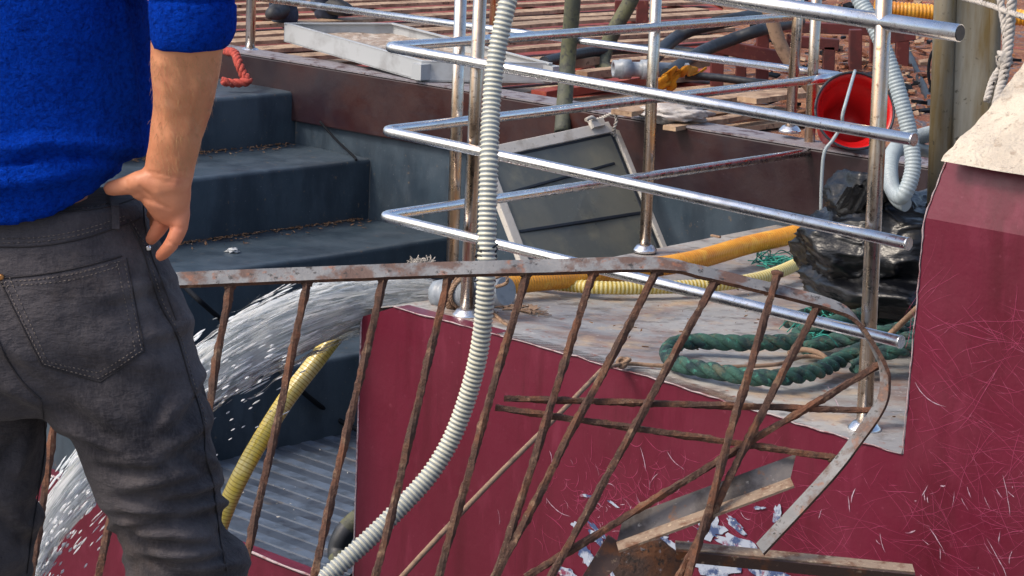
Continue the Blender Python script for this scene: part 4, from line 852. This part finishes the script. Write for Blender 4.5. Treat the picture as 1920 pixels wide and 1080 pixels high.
# jeans
jb = MB()
ringloft(jb, interp([(372, -282, 262, .125, PY), (430, -300, 284, .135, PY), (480, -320, 308, .145, PY), (540, -340, 332, .15, PY), (600, -352, 352, .15, PY), (660, -355, 366, .14, PY), (720, -345, 372, .12, PY), (760, -320, 340, .09, PY)]))
ringloft(jb, interp([(600, 10, 352, .12, PY), (680, 25, 372, .125, PY), (740, 66, 385, .125, PY), (780, 98, 392, .12, PY), (830, 146, 397, .115, PY), (880, 172, 403, .11, PY), (930, 190, 412, .108, PY), (980, 214, 422, .106, PY), (1020, 230, 432, .105, PY), (1080, 248, 450, .105, PY), (1200, 275, 462, .1, PY - .01), (1400, 305, 470, .085, PY), (1600, 322, 476, .08, PY + .02), (1790, 330, 480, .075, PY + .03)]))
ringloft(jb, interp([(600, -350, 40, .12, PY + .02), (680, -352, 62, .125, PY + .02), (740, -345, 80, .12, PY + .03), (850, -318, 79, .115, PY + .04), (930, -300, 72, .11, PY + .04), (1000, -285, 62, .108, PY + .04), (1080, -270, 50, .105, PY + .04), (1250, -255, 10, .095, PY + .03), (1500, -240, -60, .08, PY + .03), (1790, -235, -85, .075, PY + .04)]))
# fold lines: (x0,y0,x1,y1,width px,amp m)
folds = [(165, 560, 330, 520, 14, .003), (250, 640, 365, 600, 16, .003), (150, 640, 320, 690, 26, .003), (120, 730, 240, 800, 20, .004), (190, 860, 300, 870, 12, .006), (230, 915, 380, 880, 13, .007), (215, 950, 340, 965, 11, .007), (300, 930, 405, 905, 11, .007), (235, 1000, 400, 1010, 11, .008), (250, 1045, 420, 1030, 12, .008), (300, 1065, 440, 1060, 10, .006),
         (330, 780, 385, 690, 13, .005), (300, 850, 390, 790, 14, .005), (340, 730, 300, 810, 12, .004), (-10, 720, 80, 760, 14, .004), (60, 820, 20, 900, 14, .004), (20, 960, 60, 1000, 12, .005), (290, 520, 345, 620, 10, .004), (-80, 600, 90, 700, 16, .003), (100, 800, 260, 850, 12, .004), (200, 985, 300, 975, 9, .006), (360, 840, 400, 880, 10, .005), (350, 960, 430, 940, 10, .006)]
def folddisp(p, nrm):
    x, y = proj(p); d = 0; wob = 7 * noise.noise(p * 14)
    if nrm.y < .3:
        for x0, y0, x1, y1, w, a in folds:
            dx, dy = x1 - x0, y1 - y0; L = dx * dx + dy * dy; t = ((x - x0) * dx + (y - y0) * dy) / L; tc = min(1, max(0, t))
            e = math.hypot(x - x0 - tc * dx, y - y0 - tc * dy) + wob * 0
            s = ((x - x0) * -dy + (y - y0) * dx) / math.sqrt(L) + wob
            if e < w * 4: d += 2.1 * a * (math.exp(-(s / w) ** 2) - .7 * math.exp(-((s - w * 1.6) / w) ** 2)) * math.exp(-((tc - t) * math.sqrt(L) / w) ** 2 / 3) * min(1, 3.2 * (tc + .06) * (1.06 - tc) + .1)
    k = min(1, max(0, (y - 780) / 200))
    d += .004 * noise.noise(p * 9) + (.006 + .014 * k) * noise.noise(Vector((p.x * 7, p.y * 8, p.z * 24 + p.x * 9))) * (.25 + k) + .0012 * noise.noise(p * 60)
    if y < 470: d *= .25
    return d
# body
sk = MB()
hipL, hipR = onY(-150, 640, PY), onY(200, 640, PY)
neck = onY(10, -330, PY + .02)
sk.capsule([onY(0, 540, PY), onY(0, 400, PY), onY(5, 200, PY), onY(5, 0, PY), onY(5, -150, PY)], [.13, .115, .12, .13, .11], 24)
sk.capsule([onY(-150, -190, PY), onY(5, -215, PY), onY(165, -190, PY)], [.07, .09, .07], 20)
sk.capsule([onY(8, -230, PY), neck, onY(12, -390, PY + .04)], [.065, .058, .06], 16)
hd = onY(14, -500, PY + .06)
hb = blob(hd, (.075, .095, .115), 4, .03, 2, 1); sk.add(hb.v, hb.f, 0, True)
sk.capsule([hd + Vector((0, .085, .0)), hd + Vector((0, .107, -.018))], [.012, .014], 10)     # nose, facing away from the viewer
sk.capsule([hd + Vector((-.02, .088, -.055)), hd + Vector((.02, .088, -.055))], [.008, .008], 8)
for s in (-1, 1): sk.capsule([hd + Vector((s * .076, .0, .012)), hd + Vector((s * .08, -.008, -.012))], [.014, .01], 8); sk.capsule([hd + Vector((s * .03, .082, .02)), hd + Vector((s * .034, .082, .02))], [.011, .011], 8)
sk.capsule([hipR, onY(325, 1000, PY), onY(388, 1300, PY - .01), onY(400, 1550, PY + .03), onY(405, 1840, PY + .04)], [.075, .055, .045, .042, .036], 18)
sk.capsule([hipL, onY(-118, 1000, PY + .04), onY(-128, 1300, PY + .03), onY(-150, 1550, PY + .03), onY(-160, 1840, PY + .05)], [.075, .06, .05, .045, .036], 18)
# left arm (outside the picture)
sk.capsule([onY(-175, -190, PY), onY(-320, 10, PY - .05), onY(-390, 190, PY - .12), onY(-330, 330, PY + .02), onY(-280, 420, PY + .12)], [.06, .05, .042, .036, .028], 18)
sk.capsule([onY(-280, 420, PY + .12), onY(-262, 470, PY + .18)], [.04, .03], 12)
# right arm seen in the picture
def at(x, y, Y): return onY(x, y, Y)
AY = PY - .10
sk.capsule([onY(185, -185, PY), onY(300, -90, PY - .06), onY(358, -10, PY - .13)], [.062, .054, .05], 20)
v = []
fr = [(-20, 288, 428, .048, AY - .03), (60, 284, 424, .048, AY - .03), (110, 284, 416, .047, AY - .02), (160, 286, 407, .045, AY - .01), (210, 286, 396, .042, AY), (260, 279, 381, .037, AY), (300, 272, 370, .031, AY), (330, 268, 362, .027, AY), (352, 270, 357, .026, AY)]
ringloft(sk, interp(fr, 4), 32, 2.1)
# hand: heel, palm, thumb, four fingers
ringloft(sk, interp([(322, 272, 360, .026, AY), (345, 262, 357, .025, AY), (365, 262, 357, .023, AY + .002), (385, 270, 355, .021, AY + .004), (405, 285, 350, .018, AY + .01), (420, 300, 346, .015, AY + .015)], 4), 28, 2.2)
sk.capsule([at(300, 345, AY - .006), at(268, 340, AY - .006), at(236, 348, AY + .002), at(206, 354, AY + .012)], [.0215, .0165, .0115, .0095], 14)
sk.capsule([at(282, 352, AY - .004), at(262, 362, AY)], [.016, .01], 12)
def finger(pts, r): sk.capsule(pts, r, 14, 4)
finger([at(338, 395, AY + .006), at(337, 425, AY + .002), at(322, 456, AY + .002), at(302, 478, AY + .016)], [.0125, .0115, .0105, .0088])
finger([at(318, 395, AY + .022), at(306, 415, AY + .03), at(293, 436, AY + .036), at(284, 448, AY + .046)], [.0125, .0115, .0102, .0085])
finger([at(306, 384, AY + .036), at(303, 400, AY + .055), at(298, 412, AY + .07), at(290, 422, AY + .082)], [.012, .011, .010, .0085])
finger([at(298, 372, AY + .035), at(296, 384, AY + .058), at(290, 394, AY + .078), at(284, 402, AY + .09)], [.011, .010, .009, .008])
def skd(p, n):
    d = .0016 * noise.noise(p * 22) + .0007 * noise.noise(p * 60)
    x, y = proj(p)
    if x > 180 and y < 520 and n.y < .4:
        for x0, y0, x1, y1, w, a in ((275, 322, 352, 336, 2.2, .0016), (282, 334, 345, 345, 2, .0012), (318, 424, 345, 430, 2, .0018), (312, 452, 336, 462, 2, .0016), (292, 416, 312, 428, 2, .0015), (262, 352, 300, 385, 3, .0016), (236, 340, 240, 358, 2, .0012), (268, 372, 318, 392, 3.5, .0018), (300, 120, 330, 300, 9, -.0016), (372, 150, 340, 310, 8, -.0014), (345, 110, 372, 260, 10, .0014), (335, 300, 330, 345, 5, -.0012)):
            dx, dy = x1 - x0, y1 - y0; t = min(1, max(0, ((x - x0) * dx + (y - y0) * dy) / (dx * dx + dy * dy)))
            e = math.hypot(x - x0 - t * dx, y - y0 - t * dy)
            if e < w * 3: d -= a * math.exp(-(e / w) ** 2)
    return d
def skd_old(p, n): return .0016 * noise.noise(p * 22) + .0007 * noise.noise(p * 60)
borg = onY(60, 1860, PY); borg = Vector((borg.x, borg.y, 0))
me = remesh(sk, .0032, 4, skd, borg, 'person'); me_body = me
person = bpy.data.objects.new('person', me); COL.objects.link(person); me.materials.append(M['skin']); person.location = borg; ORG[person] = borg
setp(person, 'person in blue fleece and black jeans seen from behind with hand on hip', 'person')
# hair
hr = blob(hd + Vector((0, -.012, .022)), (.083, .098, .112), 4, .08, 3, 9); part('hair', hr, 'hair', person)
jm = remesh(jb, .0062, 6, folddisp, borg, 'jeans')
jeans = part('jeans', None, 'denim', person, mesh=jm); ORG[jeans] = borg
# sweater
sw = MB()
def hem(base):
    return lambda x: base - (.00135 * max(0, x) ** 2 * (.25 + .75 * (base - 300) / 100 if base > 300 else .25) + (.6 * max(0, x - 205) if base > 340 else 0))
ringloft(sw, interp([(-240, -90, 105, .07, PY + .01), (-215, -150, 165, .10, PY), (-180, -215, 230, .115, PY), (-100, -245, 262, .13, PY), (0, -258, 276, .14, PY), (100, -264, 283, .14, PY), (180, -268, 288, .14, PY), (250, -270, 287, .142, PY)], 4) , 56)
hr_ = [(240, -270, 287, .142, PY), (262, -272, 286, .146, PY), (288, -275, 280, .155, PY), (312, -278, 272, .158, PY), (335, -280, 262, .152, PY), (365, -284, 252, .150, PY), (396, -284, 236, .150, PY)]
rr = [(hem(y), a, b, c, d) for y, a, b, c, d in hr_]
ringloft(sw, rr, 56)
sw.capsule([onY(-175, -190, PY), onY(-320, 10, PY - .05), onY(-388, 180, PY - .11)], [.078, .07, .06], 20)
sw.capsule([onY(150, -200, PY), onY(235, -150, PY - .03), onY(330, -70, PY - .09), onY(362, -20, PY - .12)], [.08, .074, .064, .054], 22)
ringloft(sw, interp([(-60, 288, 436, .056, AY - .03), (-12, 278, 440, .058, AY - .03), (-4, 284, 434, .054, AY - .03), (6, 278, 442, .058, AY - .03), (30, 279, 444, .060, AY - .03), (55, 281, 443, .060, AY - .03), (75, 282, 436, .057, AY - .03), (92, 284, 424, .052, AY - .03)], 3), 36, 2.1)
sfold = [(-40, 318, 60, 300, 8, -.007), (40, 300, 160, 292, 9, -.006), (140, 294, 270, 312, 8, -.006), (-40, 285, 80, 270, 16, .007), (60, 265, 260, 278, 16, .008), (-20, 345, 230, 318, 18, .004), (258, 60, 275, 240, 9, -.005), (232, 10, 262, 230, 9, .004), (285, 4, 440, 2, 4, -.005), (0, 330, 120, 318, 8, -.003)]
def swd(p, nrm):
    x, y = proj(p); d = .0045 * noise.noise(p * 7) + .0015 * noise.noise(p * 30) + .0008 * noise.noise(p * 110)
    if nrm.y < .3:
        wob = 5 * noise.noise(p * 12)
        for x0, y0, x1, y1, w, a in sfold:
            dx, dy = x1 - x0, y1 - y0; L = dx * dx + dy * dy; t = ((x - x0) * dx + (y - y0) * dy) / L; tc = min(1, max(0, t))
            s = math.hypot(x - x0 - tc * dx, y - y0 - tc * dy + wob)
            if s < w * 4: d += a * math.exp(-(s / w) ** 2)
    return d
sm = remesh(sw, .0058, 3, swd, borg, 'sweater')
sweater = part('fleece_sweater', None, 'fleece', person, mesh=sm)
for xx, yy in ((402, 1840), (-160, 1840)):
    c = onY(xx, 1840, PY + .04); c.z = 0
    mb = MB(); mb.capsule([c + Vector((0, -.07, .05)), c + Vector((0, .03, .055)), c + Vector((0, .12, .038)), c + Vector((0, .17, .03))], [.042, .045, .04, .028], 18)
    mb.v = [Vector((p.x, p.y, max(p.z, .012))) for p in mb.v]; sh = part('shoe', mb, 'shoe', person); mb = MB(); mb.capsule([c + Vector((0, -.07, .012)), c + Vector((0, .17, .012))], [.045, .04], 18); mb.v = [Vector((p.x, p.y, max(0, min(p.z, .02)))) for p in mb.v]; part('sole', mb, 'sole', sh)
bvs = BVHTree.FromPolygons([v.co + borg for v in me_body.vertices], [tuple(p.vertices) for p in me_body.polygons])
mb = MB()
for i in range(1000):
    d = ray(random.uniform(284, 425), random.uniform(104, 320)).normalized(); q = bvs.ray_cast(EYE, d)
    if not q[0]: continue
    nn_ = q[1]; g = (Vector((.3, 0, -1)) + Vector((random.gauss(0, .35), random.gauss(0, .3), random.gauss(0, .3)))).normalized(); g = (g - nn_ * g.dot(nn_)).normalized()
    L = random.uniform(.004, .011); mb.tube([q[0] - nn_ * .0003, q[0] + g * L * .5 + nn_ * L * .35, q[0] + g * L + nn_ * L * .5], [.00017, .00013, .00006], 3, caps=False)
M['armhair'] = mat('arm_hair', 'b58a60', .5)
part('arm_hair', mb, 'armhair', person)
# jeans details: pocket, seams, rivets, belt loop - laid on the real surface
bv = BVHTree.FromPolygons([v.co + borg for v in jm.vertices], [tuple(p.vertices) for p in jm.polygons])
def hit(x, y, off=.001):
    d = ray(x, y).normalized(); r = bv.ray_cast(EYE, d)
    return (r[0] + (r[1] if r[1].dot(d) < 0 else -r[1]) * off) if r[0] else None
def seam(pts, r=.0009, name='seam', mt='seam', off=.0008, parent=None, dash=False):
    P = smooth([Vector((x, y, 0)) for x, y in pts], None, 14)[0]; Q = [hit(p.x, p.y, off) for p in P]; Q = [q for q in Q if q]
    mb = MB()
    if dash:
        Q = resample(Q, .0016)
        for i in range(0, len(Q) - 3, 4): mb.tube([Q[i], Q[i + 1], Q[i + 2]], r, 4)
    elif len(Q) > 2: mb.tube(Q, r, 5)
    if mb.v: return part(name, mb, mt, parent or jeans)
# back pocket
c0, c1, c2, c3, c4 = (-2, 522), (236, 478), (271, 658), (188, 718), (78, 684)
def pk(u, v):  # u across, v down (0..1) inside the pentagon
    tx = c0[0] + (c1[0] - c0[0]) * u; ty = c0[1] + (c1[1] - c0[1]) * u + 8 * math.sin(math.pi * u)
    bx = c4[0] + (c2[0] - c4[0]) * u; by = c4[1] + (c2[1] - c4[1]) * u
    k = 1 - abs(u - .57) / (.57 if u < .57 else .43); by += k * 47; bx += 0
    return tx + (bx - tx) * v, ty + (by - ty) * v
mb = MB(); n = 34; v = []; ok = True
for i in range(n + 1):
    for j in range(n + 1):
        x, y = pk(i / n, j / n); e = min(i, j, n - i, n - j); h = hit(x, y, .0005 + .0022 * min(1, e / 1.2)); v.append(h if h else onY(x, y, PY - .14))
mb.add(v, [(i * (n + 1) + j, i * (n + 1) + j + 1, (i + 1) * (n + 1) + j + 1, (i + 1) * (n + 1) + j) for i in range(n) for j in range(n)], 0, True)
pocket = part('back_pocket', mb, 'denim', jeans, 'back pocket with worn stitched edge')
def pkline(pts, off, dash=True, r=.0007, mt='seam'):
    mb = MB(); Q = []
    for (u0, v0), (u1, v1) in zip(pts[:-1], pts[1:]):
        for k in range(26): t = k / 26; x, y = pk(u0 + (u1 - u0) * t, v0 + (v1 - v0) * t); q = hit(x, y, off); Q.append(q) if q else None
    if dash:
        Q = resample(Q, .0015)
        for i in range(0, len(Q) - 3, 4): mb.tube([Q[i], Q[i + 1], Q[i + 2]], r, 4)
    else: mb.tube(Q, r, 5)
    part('stitching', mb, mt, pocket)
ed = [(0, 0), (0, 1), (.57, 1), (1, 1), (1, 0)]
pkline(ed, .001, False, .0012, 'seamdark'); pkline([(0, 0), (1, 0)], .002, False, .0012, 'seamdark')
for g in (.03, .085): pkline([(g, .0), (g, 1 - g * .8), (.57, 1 - g), (1 - g, 1 - g * .8), (1 - g, 0)], .0028)
pkline([(0, .045), (1, .045)], .0028); pkline([(0, .09), (1, .09)], .0028)
# yoke and waistband seams, side seam
seam([(-60, 462), (60, 462), (150, 448), (236, 420), (262, 408)], .0013, off=.0006, mt='seamdark'); seam([(-60, 455), (60, 454), (150, 440), (236, 412)], .0007, dash=True, off=.001); seam([(-60, 447), (60, 446), (150, 432), (236, 404)], .0007, dash=True, off=.001)
seam([(110, 398), (170, 394), (215, 386), (255, 372)], .001, mt='seamdark'); seam([(90, 392), (160, 391), (210, 380)], .0006, dash=True)
seam([(238, 412), (262, 455), (280, 510), (300, 570), (322, 610), (335, 640), (352, 700), (372, 760), (382, 800), (385, 850), (398, 900), (405, 950), (412, 1010), (425, 1070)], .0014, mt='seamdark'); seam([(244, 412), (268, 455), (287, 510), (307, 570), (328, 610), (341, 640), (358, 700), (377, 760), (387, 800)], .0007, dash=True)
seam([(268, 385), (272, 430), (284, 480), (300, 520), (330, 600)], .001, mt='seamdark'); seam([(78, 752), (84, 830), (70, 930), (58, 1010), (50, 1075)], .001, mt='seamdark')
seam([(-60, 470), (-20, 600), (30, 700), (76, 748)], .0015, mt='seamdark')
mb = MB(); P = [hit(214, y, .004) for y in (362, 375, 390, 405, 420, 430)]; P = [p for p in P if p]
if len(P) > 2:
    for s in (-1, 1): pass
    for i in range(len(P) - 1):
        mb.box((P[i] + P[i + 1]) / 2, Vector((.0052, 0, 0)), (P[i + 1] - P[i]) * .51, Vector((0, .0018, 0)))
    bevel(part('belt_loop', mb, 'denim', jeans), .0008)
for x, y in ((2, 520), (275, 466)):
    h = hit(x, y, .002)
    if h: mb = MB(); mb.tube([h + Vector((0, .002, 0)), h + Vector((0, -.001, 0)), h + Vector((0, -.0022, 0))], [.0042, .0042, .0025], 14); part('rivet', mb, 'brass' if x < 50 else 'steel', jeans)

# second person far behind: build the whole figure, only the feet are in view
def far_person(fx, fy):
    f1 = onz(531, 46, .31); f2 = onz(612, 38, .31); c = (f1 + f2) / 2; m = MB()
    hip = c + Vector((0, .05, .92)); s_ = (f2 - f1).normalized()
    for f, s in ((f1, -1), (f2, 1)): m.capsule([hip + s_ * s * .09, f + Vector((0, .0, .48)) , f + Vector((0, .03, .09))], [.08, .055, .036], 14)
    m.capsule([hip, hip + UP * .3, hip + UP * .52], [.13, .13, .12], 18)
    for s in (-1, 1): m.capsule([hip + UP * .52 + s_ * s * .17, hip + UP * .26 + s_ * s * .24, hip + UP * .04 + s_ * s * .22 + Vector((0, -.1, 0))], [.05, .042, .03], 12)
    m.capsule([hip + UP * .52, hip + UP * .66], [.06, .05], 12); hh_ = blob(hip + UP * .79, (.075, .09, .11), 3, .03, 2); m.add(hh_.v, hh_.f, 0, True)
    org = Vector((c.x, c.y, .34)); me = remesh(m, .012, 3, None, org, 'person'); o = bpy.data.objects.new('person', me); COL.objects.link(o); me.materials.append(M['skin']); o.location = org; ORG[o] = org
    setp(o, 'person at the top of the picture of whom only dark shoes and trouser legs show', 'person')
    m = MB()
    for f, s in ((f1, -1), (f2, 1)): m.capsule([hip + s_ * s * .09, f + Vector((0, .0, .5)), f + Vector((0, .02, .05))], [.11, .085, .078], 16)
    m.capsule([hip - UP * .04, hip + UP * .1], [.14, .13], 16)
    jm2 = remesh(m, .012, 3, lambda p, n: .018 * noise.noise(p * 12), org, 'trousers'); part('trousers', None, 'farjeans', o, mesh=jm2)
    m = MB(); m.capsule([hip + UP * .05, hip + UP * .3, hip + UP * .5], [.155, .155, .15], 18)
    for s in (-1, 1): m.capsule([hip + UP * .5 + s_ * s * .17, hip + UP * .26 + s_ * s * .24], [.065, .06], 12)
    jm3 = remesh(m, .014, 3, None, org, 'jacket'); part('jacket', None, 'dark', o, mesh=jm3)
    for f, dx in ((f1, -.03), (f2, .13)):
        m = MB(); d = Vector((dx, -.1, 0)).normalized(); g = Vector((f.x, f.y, .345)); m.capsule([g - d * .06 + UP * .05, g + d * .05 + UP * .05, g + d * .15 + UP * .035], [.055, .055, .045], 14)
        m.v = [Vector((p.x, p.y, max(p.z, .35))) for p in m.v]; part('shoe', m, 'shoe', o)
    part('hair', blob(hip + UP * .83, (.08, .095, .09), 3, .08, 3), 'hair', o)
far_person(0, 0)
